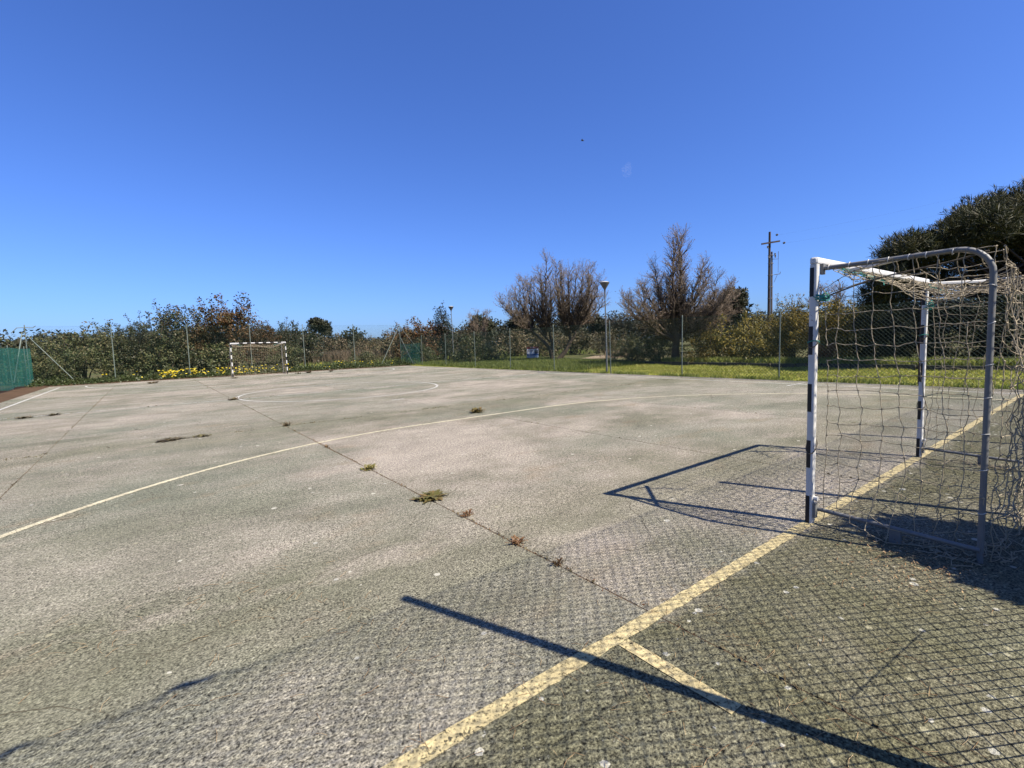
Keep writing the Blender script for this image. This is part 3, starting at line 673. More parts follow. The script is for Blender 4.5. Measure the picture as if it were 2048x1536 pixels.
# utility pole
def utility_pole(loc, rz):
    g = empty('utility_pole', loc, rz); H = 8.55
    MB().tube([(0, 0, -.3), (0, 0, H)], [0.10, 0.07], 12).build('pole', M_WOODPOLE, g, True)
    MB().tube([(0.20, 0, -.3), (0.155, 0, 7.2)], [0.075, 0.055], 12).build('strut_pole', M_WOODPOLE, g, True)
    c = MB(); V = MB().box(-0.62, 0.62, -0.19, -0.10, -0.05, 0.05).build('crossarm', M_WOODPOLE, g); V.location = (0, 0, 7.8); V.rotation_euler = (0, math.radians(-7), 0)
    for x, z in ((0.36, 8.28), (0.84, 7.72)):
        MB().lathe([(0.02, -0.1), (0.07, -0.07), (0.05, -0.04), (0.08, 0.0), (0.05, 0.04), (0.02, 0.08)], 10, (0, 0, 0)).build('insulator', M_LAMP, g, True).matrix_local = Matrix.Translation((x, -0.3, z)) @ Matrix.Rotation(math.radians(70), 4, 'Y')
    for x, z in ((-0.2, 7.5), (0.3, 7.0), (0.32, 6.85), (-0.12, 6.8)):
        MB().lathe([(0.02, -0.08), (0.06, -0.05), (0.04, 0), (0.06, 0.05), (0.02, 0.09)], 8, (x, -0.16, z)).build('insulator', M_LAMP, g, True)
    MB().tube([(0.1, -.1, 6.68), (0.55, -.1, 6.68), (0.55, -.1, 7.2)], 0.018, 6).tube([(0.55, -.1, 6.68), (0.55, -.1, 5.75)], 0.012, 6).tube([(0.3, -.1, 5.62), (0.68, -.1, 5.66), (0.7, -.1, 5.8)], 0.022, 6).tube([(0.5, -.1, 5.6), (0.28, -.1, 5.1)], 0.014, 6).build('bracket', M_LAMP, g, True)
    for z in (6.95, 6.4, 5.6, 4.8, 4.0): MB().ring((0.085, 0, z), (0, 0, 1), 0.175, 0.014, 16).build('clamp_strap', M_GALV, g, True)
    MB().tube([(0.09, -0.09, 0), (0.085, -0.09, 6.8)], 0.022, 8).build('cable_duct', M_GALV, g, True)
    tag(g, 'brown doubled timber utility pole above the golden bush', 'utility pole')
    for a, b in (((0.40, -0.32, 8.26), (9, -14, 8.6)), ((0.9, -0.32, 7.70), (9.5, -14, 8.0))):
        A, B = Vector(a), Vector(b)
        MB().tube([A.lerp(B, t_)-Vector((0, 0, 0.9*4*t_*(1-t_)*.35)) for t_ in np.linspace(0, 1, 12)], 0.0013, 4).build('wire', M_LAMP, g)
utility_pole((29.2, 14.4, 0), -0.70)

# estate board among the grass
def board():
    g = empty('sign_board', (20.1, 29.4, 0), -0.22)
    W, z0, z1 = 0.54, 0.22, 1.14
    MB().box(-W, W, -0.015, 0.015, z0, z1).build('board', plain('board_white', (0.95, 0.95, 0.97), .5, 0, .04), g)
    for sx in (-1, 1):
        MB().box(sx*W*0.93-0.02, sx*W*0.93+0.02, 0.018, 0.058, -0.1, z1).build('leg', M_POLE, g)
    red = plain('board_red', (0.30, 0.05, 0.05), .5, 0, .08); blue = plain('board_blue', (0.03, 0.09, 0.30), .5, 0, .08)
    navy = plain('board_navy', (0.012, 0.014, 0.04), .5, 0, .1); skin = plain('portrait_skin', (0.45, 0.24, 0.17), .6, 0, .1)
    grey = plain('board_print_grey', (0.22, 0.20, 0.30), .6, 0, .1); pink = plain('board_pink', (0.62, 0.42, 0.40), .5, 0, .08)
    def pr(name, x0, x1, a, b, m, y=-0.019): return MB().box(x0, x1, y, -0.016, a, b).build(name, m, g)
    pr('red_header', -W, W, 0.98, 1.14, red)
    h = pr('header_panel', -0.22, 0.18, 1.03, 1.10, pink, -0.022)
    for q in range(5): MB().box(-0.19+q*0.075, -0.19+q*0.075+0.045, -0.025, -0.0225, 1.05, 1.08).build('letter', grey, h)
    pr('pale_rule', -W, W*.3, 0.95, 0.975, red)
    for row, (zz, n, m) in enumerate(((0.80, 8, red), (0.72, 8, grey))):
        for q in range(n): pr('letter', -0.46+q*0.066, -0.46+q*0.066+0.045, zz, zz+0.045, m)
    pr('blue_footer', -W, W, 0.40, 0.55, blue); pr('pale_footer', -W, W, 0.22, 0.395, plain('board_pale_blue', (0.30, 0.40, 0.52), .5, 0, .1))
    for q in range(6): pr('letter', -0.40+q*0.07, -0.40+q*0.07+0.05, 0.45, 0.49, M_GLASS, -0.022)
    hd = [(0.32+0.055*math.cos(a), 0.97+0.085*math.sin(a)) for a in np.linspace(0, 2*math.pi, 20, endpoint=False)]
    MB().extrude(hd, 'y', -0.026, -0.0225).build('portrait_head', skin, g)
    MB().extrude([(0.16, 0.555), (0.49, 0.555), (0.48, 0.80), (0.43, 0.86), (0.32, 0.89), (0.21, 0.86), (0.165, 0.80)], 'y', -0.024, -0.0205).build('portrait_suit', navy, g)
    MB().extrude([(0.27, 0.87), (0.31, 0.62), (0.36, 0.87)], 'y', -0.0275, -0.0245).build('portrait_shirt', M_GLASS, g)
    tag(g, 'small red white and blue estate board with a portrait standing in the grass', 'sign')
board()

# one faint shred of cloud
def wisp():
    m, t = new_mat('thin_cloud_vapour')
    v = N(t, 'ShaderNodeVolumePrincipled', {'Color': (1, 1, 1, 1), 'Density': 0.003, 'Anisotropy': 0.2})
    N(t, 'ShaderNodeOutputMaterial', {'Volume': v.outputs[0]})
    c = (738.6, 601.5, 316.6)
    rg = np.random.default_rng(3); mb = MB()
    prof = [(0.5, -9), (6, -6), (9, -2), (7, 2), (10, 5), (5, 9), (0.5, 12)]
    mb.lathe(prof, 14); V = np.array(mb.V); V += rg.normal(0, 1.3, V.shape)
    o = obj_np('cloud', V*np.array([1.5, .7, 1.35]), mb.F, m); o.location = c; o.rotation_euler = (0.5, 0.7, 0.4)
    tag(o, 'faint shred of cloud high in the blue sky', 'cloud')
wisp()
# bird high in the sky
bd = empty('bird', (28.5, 31.26, 20.25), 0.6)
MB().lathe([(0.01, -.16), (0.04, -.08), (0.05, 0), (0.035, .10), (0.012, .17)], 8).build('body', M_LAMP, bd, True).rotation_euler = (math.pi/2, 0, 0)
for s in (-1, 1):
    MB().add([(0, -.05, 0.01), (0, .06, 0.01), (s*.18, .07, .06), (s*.33, -.02, .03), (s*.17, -.03, .05), (0, -.05, -0.004), (0, .06, -.004), (s*.18, .07, .045), (s*.33, -.02, .022), (s*.17, -.03, .036)],
             [(0, 1, 2, 4), (4, 2, 3), (5, 9, 7, 6), (9, 8, 7), (1, 6, 7, 2), (2, 7, 8, 3), (3, 8, 9, 4), (4, 9, 5, 0)]).build('wing', M_LAMP, bd)
tag(bd, 'tiny dark bird flying high over the court', 'bird')

# ------------------------------------------------------------------ vegetation
def shrub(kind, x, y, h, r, label, seed, leaf=0.13, dens=1.0, sprigs=8, cat='shrub', group=None, name='shrub', wide=(1, 1)):
    rg = np.random.default_rng(seed); root = empty(name, (x, y, 0))
    nl = 9; lob = []
    for i in range(nl):
        a = rg.uniform(0, 2*math.pi); q = rg.uniform(0.15, 0.7)*r; zt = rg.uniform(0.18, 0.80)
        lob.append((q*math.cos(a)*wide[0], q*math.sin(a)*wide[1], zt*h, r*rg.uniform(.32, .55), h*rg.uniform(.16, .26)))
    lob.append((0, 0, h*0.68, r*.5, h*.24)); lob.append((rg.uniform(-.3, .3)*r, 0, h*.25, r*.8, h*.25)); lob.append((0, 0, h*.42, r*.75, h*.3))
    lob = np.array(lob)
    area = 2*r*h; n = int(area*3.1*dens/(leaf*leaf*0.5)); n = min(n, 34000); nc = max(30, n//48)
    w = (lob[:, 3]**2*lob[:, 4]); pick = rg.choice(len(lob), nc, p=w/w.sum())
    d = rg.normal(size=(nc, 3)); d /= np.linalg.norm(d, axis=1, keepdims=True); rad = rg.random((nc, 1))**0.4
    cc = lob[pick, :3]+d*rad*np.stack([lob[pick, 3], lob[pick, 3], lob[pick, 4]], 1)
    cs = rg.uniform(0.6, 1.5, nc)*leaf*1.6
    idx = rg.integers(0, nc, n); off = rg.normal(size=(n, 3)); on = off/np.linalg.norm(off, axis=1, keepdims=True); off = on*(rg.random((n, 1))**.3)*1.7; C = cc[idx]+off*cs[idx, None]*np.array([1, 1, .75]); on = on*np.array([1, 1, 1.2])
    dirs = np.zeros((n, 3)); dirs[:, 2] = 0.5
    # upright sprigs breaking the outline
    SA, SB, SR = [], [], []; extra = []
    for s in range(sprigs):
        a = rg.uniform(0, 2*math.pi); q = rg.uniform(0, .8)*r; b = np.array([q*math.cos(a)*wide[0], q*math.sin(a)*wide[1], h*rg.uniform(.6, .85)])
        L = h*rg.uniform(.14, .32); lean = np.array([rg.normal(0, .35), rg.normal(0, .35), 1.0]); p0 = b-lean*L*.8
        for k2 in range(7):
            p1 = p0+lean*L/4; lean = lean+np.array([rg.normal(0, .12), rg.normal(0, .12), 0]); SA.append(p0); SB.append(p1); SR.append(.02*(1-k2/9)); p0 = p1
            extra.append(p1+rg.normal(size=(14, 3))*leaf*(1.25-.1*k2))
    if extra:
        ex = np.vstack(extra); C = np.vstack([C, ex]); on = np.vstack([on, rg.normal(size=ex.shape)*.6])
    dirs = np.zeros((len(C), 3)); dirs[:, 2] = 0.5
    C[:, 2] = np.maximum(C[:, 2], 0.03)
    V, F = leaves(C, leaf*rg.uniform(.7, 1.3, len(C)), .5, rg, .25, dirs, 1.0, on)
    obj_np('foliage', V, F, LM[kind], root)
    A, B, R0, R1 = [], [], [], []
    for i in range(len(lob)):
        p0 = np.array([rg.normal(0, .12*r), rg.normal(0, .12*r), -.05]); tgt = lob[i, :3]
        prev = p0
        for t_ in (0.35, 0.7, 1.0):
            q = p0+(tgt-p0)*t_+rg.normal(0, .05*r, 3)*(t_ < 1); A.append(prev); B.append(q); R0.append(.045*(1.1-t_+.3)); R1.append(.045*(1.1-t_)+.006); prev = q
    A += SA; B += SB; R0 += SR; R1 += SR
    V, F = segs(A, B, R0, R1, 5); obj_np('stems', V, F, M_BARK, root)['kind'] = 'stuff'
    return tag(root, label, cat, group)

SHR = [
 ('oliv', -13.9, 42.0, 2.8, 2.0, 'olive shrub rising over the green windscreen at the left edge', 5),
 ('oliv', -12.1, 41.0, 2.6, 1.6, 'low olive shrub just behind the far left fence corner', 4),
 ('oliv', -10.6, 40.2, 2.8, 1.6, 'olive shrub behind the slanting left brace of the tall fence', 6),
 ('oliv', -9.2, 41.2, 3.4, 1.6, 'olive shrub with one leafy tuft standing clear above it', 4),
 ('oliv', -7.7, 40.2, 3.4, 1.9, 'broad olive shrub behind the second post of the tall fence', 8),
 ('dark', -6.0, 40.7, 4.2, 2.2, 'dark shrub left of the tallest part of the far hedge', 8),
 ('dark', -4.1, 40.5, 5.1, 2.3, 'tall dark shrub above the thickest yellow flowers', 12),
 ('rust', -2.2, 41.5, 5.0, 2.0, 'tall rust tipped shrub left of the far goal', 10),
 ('rust', -0.4, 40.7, 5.3, 2.1, 'tallest rust tipped shrub directly behind the far goal', 12),
 ('rust', 1.6, 40.4, 3.8, 2.0, 'lower brownish shrub behind the right half of the far goal', 9),
 ('dark', 3.5, 42.0, 4.1, 1.8, 'dark shrub with thin sprigs right of the far goal', 12),
 ('dark', 6.2, 46.0, 3.5, 2.3, 'dark shrub falling away right of the thin sprigs', 5),
 ('oliv', -4.9, 39.3, 2.4, 1.8, 'low olive shrub at the foot of the tall dark shrub', 4),
 ('oliv', -1.3, 39.3, 2.3, 1.9, 'low olive shrub just behind the far goal net', 4),
 ('oliv', 2.6, 39.4, 2.1, 1.9, 'low olive shrub behind the right post of the far goal', 4),
 ('oliv', -9.9, 39.1, 2.2, 1.5, 'low olive shrub at the foot of the slanting left brace', 3),
 ('scrub', 11.8, 58.0, 3.0, 3.9, 'wide brownish scrub behind the dry reeds', 5),
 ('scrub', 17.8, 60.0, 2.9, 4.8, 'wide brownish scrub beyond the far right fence corner', 5),
 ('scrub', 15.6, 48.0, 2.6, 2.5, 'scrub bush just left of the far right corner post', 5),
 ('oliv', 10.2, 41.2, 1.2, 2.0, 'low green bush below the slanting right brace', 3),
 ('rust', 14.9, 42.2, 3.7, 2.2, 'rust brown shrub above the far right fence corner', 6),
 ('rust', 17.0, 40.9, 3.8, 2.3, 'rust brown shrub left of the dark evergreen', 6),
 ('oliv', 13.7, 36.9, 2.1, 1.7, 'dark green shrub behind the last bay of the right fence', 3),
 ('oliv', 14.6, 30.9, 2.2, 1.9, 'green shrub left of the estate board', 5),
 ('scrub', 17.2, 34.4, 3.0, 1.8, 'brownish bush right of the distant lamp', 6),
 ('oliv', 17.2, 31.6, 1.7, 1.8, 'low green bush behind the estate board', 4),
 ('scrub', 24.0, 37.2, 2.5, 2.7, 'dull scrub bush left of the leaning bare tree', 5),
 ('scrub', 27.4, 37.5, 2.7, 3.5, 'dull scrub bush behind the leaning bare tree', 5),
 ('scrub', 33.5, 38.0, 2.6, 3.8, 'dull scrub bush beyond the sandy path', 5),
 ('scrub', 32.0, 31.0, 2.6, 3.2, 'dull scrub bush behind the nearer lamp', 5),
 ('green', 18.75, 18.0, 1.85, 1.9, 'light green bush right of the nearer lamp', 5),
 ('green', 18.8, 15.9, 1.85, 1.8, 'light green bush left of the second bare tree trunk', 5),
 ('yellow', 18.9, 12.9, 2.0, 1.6, 'yellow green bush right of the second bare tree trunk', 5),
 ('yellow', 19.4, 11.5, 2.5, 1.7, 'taller yellow green bush midway to the golden bush', 6),
 ('yellow', 20.8, 10.6, 2.8, 1.5, 'yellow green bush left of the utility pole foot', 6),
 ('gold', 19.2, 8.75, 3.4, 1.5, 'tall golden bush in front of the utility pole', 10),
 ('gold', 19.7, 7.4, 3.1, 1.3, 'golden bush hidden partly by the near goal post', 8),
 ('orange', 18.3, 7.05, 0.95, 0.85, 'small orange dry bush low behind the near goal post', 4),
 ('gold', 20.2, 6.3, 2.8, 1.2, 'golden bush seen through the left of the goal net', 6),
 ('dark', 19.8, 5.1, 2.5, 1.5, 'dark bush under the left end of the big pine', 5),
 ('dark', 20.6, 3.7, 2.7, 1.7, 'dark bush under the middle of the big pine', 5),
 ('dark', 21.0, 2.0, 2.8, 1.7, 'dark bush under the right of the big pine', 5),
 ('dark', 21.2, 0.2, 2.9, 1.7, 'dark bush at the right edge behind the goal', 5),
 ('yellow', 18.4, 10.4, 1.0, 0.9, 'low yellow bush against the kerb', 3),
]
GR = {'oliv': 'olive shrubs', 'dark': 'dark shrubs', 'rust': 'rust tipped shrubs', 'scrub': 'scrub bushes', 'green': 'light green bushes', 'yellow': 'yellow green bushes', 'gold': 'golden bushes', 'orange': None}
for i, (kd, x, y, h, r, lab, spr) in enumerate(SHR):
    dist = math.hypot(x+5.6, y+1.5)
    lv = (0.8, 1.25, 1.0, 1.45, 0.9)[i % 5]
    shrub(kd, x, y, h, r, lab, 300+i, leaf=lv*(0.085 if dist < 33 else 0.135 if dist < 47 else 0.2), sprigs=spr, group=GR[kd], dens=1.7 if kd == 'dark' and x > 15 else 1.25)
shrub('ever', 16.2, 37.0, 4.85, 1.15, 'dark narrow evergreen beside the distant lamp', 991, leaf=0.15, sprigs=9, name='evergreen_tree', cat='tree')

def bare_tree(loc, limbs, trunks, label, seed, spray, inner_z, name='bare_tree'):
    """limbs: list of (start, target) curves; side branches and twigs sweep upward"""
    rg = np.random.default_rng(seed); root = empty(name, loc)
    mb = MB()
    for pts, rr in trunks:
        P = [Vector(p) for p in pts]; Q = []; R = []
        for i in range(len(P)-1):
            for t_ in (0, .33, .66): Q.append(P[i].lerp(P[i+1], t_)+Vector(rg.normal(0, .03, 3))); R.append(rr[i]+(rr[i+1]-rr[i])*t_)
        Q.append(P[-1]); R.append(rr[-1]); Q[0] = P[0]
        mb.tube(Q, R, 10)
    mb.build('trunk', M_BARK, root, True)
    A, B, RA, RB = [], [], [], []; tips = []; tdir = []
    def seg(a, b, r0, r1): A.append(a); B.append(b); RA.append(r0); RB.append(r1)
    for s, t in limbs:
        s, t = np.array(s, float), np.array(t, float); L = np.linalg.norm(t-s)
        ctrl = s+(t-s)*.5+np.array([(t-s)[0]*.26, (t-s)[1]*.26, -(t-s)[2]*.08])+rg.normal(0, .22, 3)
        n = max(6, int(L/.28)); prev = s; r0 = 0.03+0.014*L
        for i in range(1, n+1):
            q = i/n; p = (1-q)**2*s+2*q*(1-q)*ctrl+q*q*t+rg.normal(0, .035, 3)
            d = (p-prev)/np.linalg.norm(p-prev); seg(prev, p, r0*(1-(i-1)/n*.85), r0*(1-i/n*.85))
            for b in range(3 if q > .2 else 1):
                sd = rg.normal(size=3)*np.array([1, 1, .5]); sd -= d*sd.dot(d); sd /= np.linalg.norm(sd)
                bd = d*.75+sd*.9+np.array([0, 0, .30]); bd /= np.linalg.norm(bd); bl = L*rg.uniform(.12, .26)*(1.15-q*.55)
                bp = p; br = r0*(1-q*.8)*.45+.004; m = 5
                for j in range(m):
                    bd = bd+rg.normal(0, .13, 3)+np.array([0, 0, .10]); bd /= np.linalg.norm(bd); nb = bp+bd*bl/m
                    seg(bp, nb, br*(1-j/m*.7), br*(1-(j+1)/m*.7)); bp = nb
                    for k2 in range(2):
                        td = bd+rg.normal(0, .5, 3)+np.array([0, 0, .12]); td /= np.linalg.norm(td); tl = rg.uniform(.18, .45)
                        q1 = bp+td*tl*.5; td2 = td+rg.normal(0, .2, 3)+np.array([0, 0, .2]); td2 /= np.linalg.norm(td2); q2 = q1+td2*tl*.5
                        seg(bp, q1, .0065, .005); seg(q1, q2, .005, .003); tips += [q1, q2]; tdir += [td, td2]
            prev = p
    A, B, RA, RB = np.array(A), np.array(B), np.array(RA), np.array(RB); thick = RA > 0.0135
    V, F = segs(A[thick], B[thick], RA[thick], RB[thick], 6); obj_np('limbs', V, F, M_BARK, root)['kind'] = 'stuff'
    V, F = segs(A[~thick], B[~thick], RA[~thick], RB[~thick], 4); obj_np('twigs', V, F, M_TWIG, root)['kind'] = 'stuff'
    T = np.array(tips); D = np.array(tdir); pick = rg.integers(0, len(T), int(len(T)*spray))
    C = T[pick]+rg.normal(0, .07, (len(pick), 3)); V, F = leaves(C, rg.uniform(.08, .17, len(pick)), .22, rg, .1, D[pick]*3, .6)
    obj_np('feathery_sprays', V, F, LM['tamarisk'], root)
    low = T[T[:, 2] < inner_z]
    if len(low):
        pick = rg.integers(0, len(low), 2600); C = low[pick]+rg.normal(0, .16, (2600, 3))
        V, F = leaves(C, rg.uniform(.08, .15, 2600), .5, rg, .2); obj_np('inner_foliage', V, F, LM['inner'], root)
    return tag(root, label, 'tree', 'bare grey trees')
# local axes: right in the picture is about (0.8,-0.6), depth (0.6,0.8)
def LR(a, b, z): return (0.795*a+0.606*b, -0.606*a+0.795*b, z)
rgA = np.random.default_rng(4)
la = []
prof = np.array([(-4.2, 4.4), (-3.6, 6.0), (-2.6, 6.7), (-1.5, 7.3), (-.3, 7.9), (.8, 7.7), (1.6, 7.8), (2.2, 7.0), (2.9, 7.6), (3.4, 7.2), (3.9, 5.8), (4.9, 5.1)])
for a in np.concatenate([np.linspace(-4.0, 4.4, 28), rgA.uniform(-3.4, 3.6, 12)]):
    b = rgA.uniform(-2.2, 2.2); z = np.interp(a, prof[:, 0], prof[:, 1])*(1-.05*abs(b))*(rgA.uniform(.86, 1.0) if len(la) < 28 else rgA.uniform(.5, .85))+.1
    s = LR(-.5, 0, 2.0) if a < 0.2 else LR(1.2, 0.1, 1.9)
    if a < -1.6: s = LR(-1.3+rgA.uniform(-.4, .2), rgA.uniform(-.2, .2), 2.2+rgA.uniform(-.1, .3))
    if a > 2.4: s = LR(1.6, rgA.uniform(-.2, .2), 2.2+rgA.uniform(-.1, .3))
    la.append((s, LR(a, b, z)))
bare_tree((19.6, 26.4, 0), la,
  [([(0, 0, -.1), LR(-.15, 0, .9), LR(-.9, 0, 1.8), LR(-1.7, 0, 2.5)], [.17, .14, .10, .07]), ([LR(-.12, 0, .5), LR(0, .1, 1.4), LR(-.2, 0, 2.4), LR(-1.1, 0, 2.4)][:3], [.13, .10, .08]),
   ([LR(.35, .1, -.1), LR(1.0, .1, .75), LR(1.5, .1, 1.5), LR(1.35, .1, 2.1), LR(1.0, .1, 2.2)], [.2, .17, .13, .1, .06]), ([LR(1.4, .1, 1.4), LR(1.9, 0, 2.1), LR(1.6, 0, 2.6)], [.12, .09, .07]), ([LR(-.1, 0, 1.5), LR(-.6, 0, 2.0), LR(-1.1, 0, 2.5)], [.09, .08, .06])],
  'leaning bare grey tree with twin trunks left of the nearer lamp', 21, .3, 4.3)
lb = []
prof = np.array([(-3.3, 3.0), (-2.8, 4.2), (-2.3, 4.8), (-1.9, 5.2), (-1.2, 5.8), (-.9, 6.2), (-.5, 6.3), (-.25, 7.3), (0, 8.2), (.3, 7.1), (.6, 5.9), (1.1, 5.6), (1.3, 6.0), (1.6, 6.0), (1.9, 5.3), (2.7, 4.8), (3.1, 4.3), (3.6, 3.8), (3.8, 3.0)])
for a in np.concatenate([np.linspace(-3.2, 3.7, 30), [0], rgA.uniform(-2.8, 3.2, 18)]):
    b = rgA.uniform(-2.0, 2.0)*(1 if abs(a) > .5 else .5); z = np.interp(a, prof[:, 0], prof[:, 1])*(1-.05*abs(b))*(rgA.uniform(.88, 1.0) if len(lb) < 31 else rgA.uniform(.5, .85))-.25
    lb.append((LR(rgA.uniform(-.2, .2)+a*.12, 0, 1.4+rgA.uniform(-.1, .6)), LR(a, b, max(z, 2.0))))
bare_tree((18.15, 14.45, 0), lb,
  [([(0, 0, 0), LR(.03, 0, .8), LR(.05, 0, 1.6), LR(.0, 0, 2.6), LR(-.05, 0, 4.2)], [.26, .21, .19, .11, .05]), ([LR(.05, 0, 1.2), LR(-.5, 0, 1.8), LR(-1.2, .1, 2.3)], [.14, .10, .06]), ([LR(.05, 0, 1.3), LR(.6, -.1, 1.9), LR(1.4, -.2, 2.4)], [.14, .10, .06])],
  'tall pointed bare grey tree right of the nearer lamp', 22, .3, 2.8)
# thin bare twigs further off
for loc, h, lab, sd in (((21.9, 8.2, 0), 3.6, 'thin bare sapling peeping over the golden bushes', 31), ((17.0, 32.6, 0), 4.4, 'thin bare sapling above the brownish bush by the distant lamp', 32)):
    l2 = [((0, 0, h*.35), LR(a*h*.2, rgA.uniform(-.3, .3), h*rgA.uniform(.8, 1))) for a in (-.9, -.3, .3, .9)]
    bare_tree(loc, l2, [([(0, 0, -.1), (0.02, 0, h*.2), (0, 0, h*.38)], [.05, .04, .03])], lab, sd, .4, 0, 'bare_sapling')

def pine(loc, lobes, trunk, label, seed, ntuft, nl=0.26, nw=0.10, mat='pine', group=None, name='pine_tree', limbs=True):
    rg = np.random.default_rng(seed); root = empty(name, loc); L = np.array(lobes, float)
    w = L[:, 3]**2; pick = rg.choice(len(L), ntuft, p=w/w.sum()); d = rg.normal(size=(ntuft, 3)); d /= np.linalg.norm(d, axis=1, keepdims=True)
    rad = rg.random((ntuft, 1))**.33; C = L[pick, :3]+d*rad*L[pick, 3:4]*np.array([1, 1, .62])*(1+.18*rg.normal(size=(ntuft, 1)))
    k2 = 9; base = np.repeat(C, k2, 0); out = np.repeat(d*.7+np.array([0, 0, .75]), k2, 0)
    t = rg.normal(size=base.shape)*.55+out; t /= np.linalg.norm(t, axis=1, keepdims=True)
    Lh = nl*rg.uniform(.6, 1.2, len(base)); V, F = leaves(base+t*Lh[:, None]*.5, Lh, nw, rg, .1, t*6, .4); obj_np('crown', V, F, LM[mat], root)
    mb = MB(); mb.tube(trunk[0], trunk[1], 10); mb.build('trunk', M_PINEBARK, root, True)
    if limbs:
        A, B, R0, R1 = [], [], [], []; top = np.array(trunk[0][-1])
        for l in L:
            p0 = np.array(trunk[0][-2])+(top-np.array(trunk[0][-2]))*rg.random(); mid = (p0+l[:3])/2-np.array([0, 0, .12*np.linalg.norm(l[:3]-p0)])
            A += [p0, mid]; B += [mid, l[:3]]; R0 += [.07, .045]; R1 += [.045, .015]
            for q in range(5):
                e = l[:3]+rg.normal(size=3)*l[3]*.3; A.append(l[:3]); B.append(e); R0.append(.018); R1.append(.006)
        V, F = segs(A, B, R0, R1, 5); obj_np('limbs', V, F, M_PINEBARK, root)['kind'] = 'stuff'
    return tag(root, label, 'tree', group)
lob = [(-6.3, 0, 3.6, .55), (-5.9, .6, 3.0, .6), (-5.5, 0, 4.75, .75), (-4.9, .5, 4.5, .9), (-4.2, 0, 4.9, .9), (-3.4, -.4, 5.5, .95), (-3.6, .6, 4.6, .9), (-2.6, 0, 6.0, 1.05), (-1.7, .4, 6.35, 1.1), (-.8, 0, 6.6, 1.2), (.3, .3, 6.7, 1.3), (1.6, 0, 6.6, 1.4), (2.8, .2, 6.2, 1.3),
       (-2.4, .5, 5.0, .9), (-1.2, 0, 5.4, 1.0), (0, .6, 5.2, 1.1), (1.2, 0, 5.3, 1.2), (-4.6, 1.2, 3.9, .8), (-5.2, .3, 3.6, .6), (-1.4, 1.0, 4.3, .8), (.4, .9, 4.2, .9), (2.2, .6, 4.6, 1.1), (-2.9, 1.2, 3.6, .8), (-4.2, 1.0, 3.1, .8), (-.4, 1.4, 3.4, .9), (1.5, 1.2, 3.4, 1.0), (-5.6, .7, 2.6, .5)]
lob = [(*LR(a-.7, b*1.6, z-.15-.19*max(0, z-4.5)**1.4), r*1.05) for a, b, z, r in lob]
pine((22.4, .2, 0), lob, ([(0.6, 0, -.1), (.5, 0, 1.2), (.2, .1, 2.8), (0, 0, 4.6)], [.3, .27, .22, .12]), 'big dark pine spreading in from the right edge', 41, 15000, .34, .075)
# narrow evergreen standing just behind the near fence, right of the picture; its shade falls at the goal foot
pine((-0.62, -2.80, 0), [(0, 0, .5, .5), (-.05, 0, .9, .6), (0, 0, 1.3, .62), (-.08, 0, 1.65, .62), (0, 0, 1.95, .58), (.08, 0, 2.25, .5), (.14, .03, 2.5, .42), (.2, .05, 2.75, .28), (.25, .05, 2.95, .16)],
     ([(0.0, 0, -.1), (0, 0, .6), (.05, 0, 1.5), (.15, 0, 2.5)], [.06, .05, .035, .02]), 'narrow dark evergreen behind the near fence shading the goal foot', 42, 3600, .18, .24, name='evergreen_bush')
# distant pines seen singly
def round_pine(loc, h, r, label, seed, squash=.5):
    rg = np.random.default_rng(seed)
    lobs = [(rg.uniform(-.6, .6)*r, rg.uniform(-.6, .6)*r, max(h*.3, h-r*rg.uniform(.45, 1.7)), r*rg.uniform(.4, .6)) for _ in range(12)]
    pine(loc, lobs, ([(0, 0, -.1), (.1, 0, h*.4), (0, 0, h*.7)], [.25, .2, .12]), label, seed, 800, .5, .3, 'farpine', 'distant pines', 'distant_pine', False)
for a in (((22.3, 97.6, 0), 7.9, 2.2, 'distant umbrella pine standing highest on the skyline'), ((18.6, 98, 0), 6.2, 3.6, 'distant pine left of the skyline umbrella pine'), ((26.5, 96, 0), 6.3, 4.2, 'distant rounded pine right of the skyline umbrella pine'),
          ((40.5, 23.6, 0), 6.4, 1.9, 'small distant pine showing right of the pointed bare tree'), ((37.2, 62.8, 0), 6.3, 2.0, 'distant dark pine right of the brown bush sapling'), ((41.5, 57.5, 0), 6.2, 2.2, 'distant dark pine left of the leaning bare tree'), ((52.2, 50.5, 0), 6.3, 2.1, 'distant dark pine behind the nearer lamp')):
    round_pine(*a, seed=int(a[0][0]*10))
# a wood on the skyline, one mass
rgw = np.random.default_rng(8); Cs = []
for a in np.linspace(-0.16, 1.5, 380):
    dist = rgw.uniform(84, 120); cx, cy = -5.6+dist*math.sin(a), -1.5+dist*math.cos(a); h = rgw.uniform(4.2, 6.2)*(1.0+.12*math.sin(a*9+1))*dist/100
    if 0.28 < a < .42: h *= .72
    if a > .55: h *= 1.12
    n = 330; d = rgw.normal(size=(n, 3)); d /= np.linalg.norm(d, axis=1, keepdims=True); Cs.append(np.array([cx, cy, h*.56])+d*(rgw.random((n, 1))**.4)*np.array([2.3, 2.3, h*.46]))
C = np.vstack(Cs); V, F = leaves(C, rgw.uniform(.35, .7, len(C)), .5, rgw, .3); o = obj_np('far_wood', V, F, LM['farpine']); tag(o, 'dark wood along the skyline', 'wood', None, 'stuff')

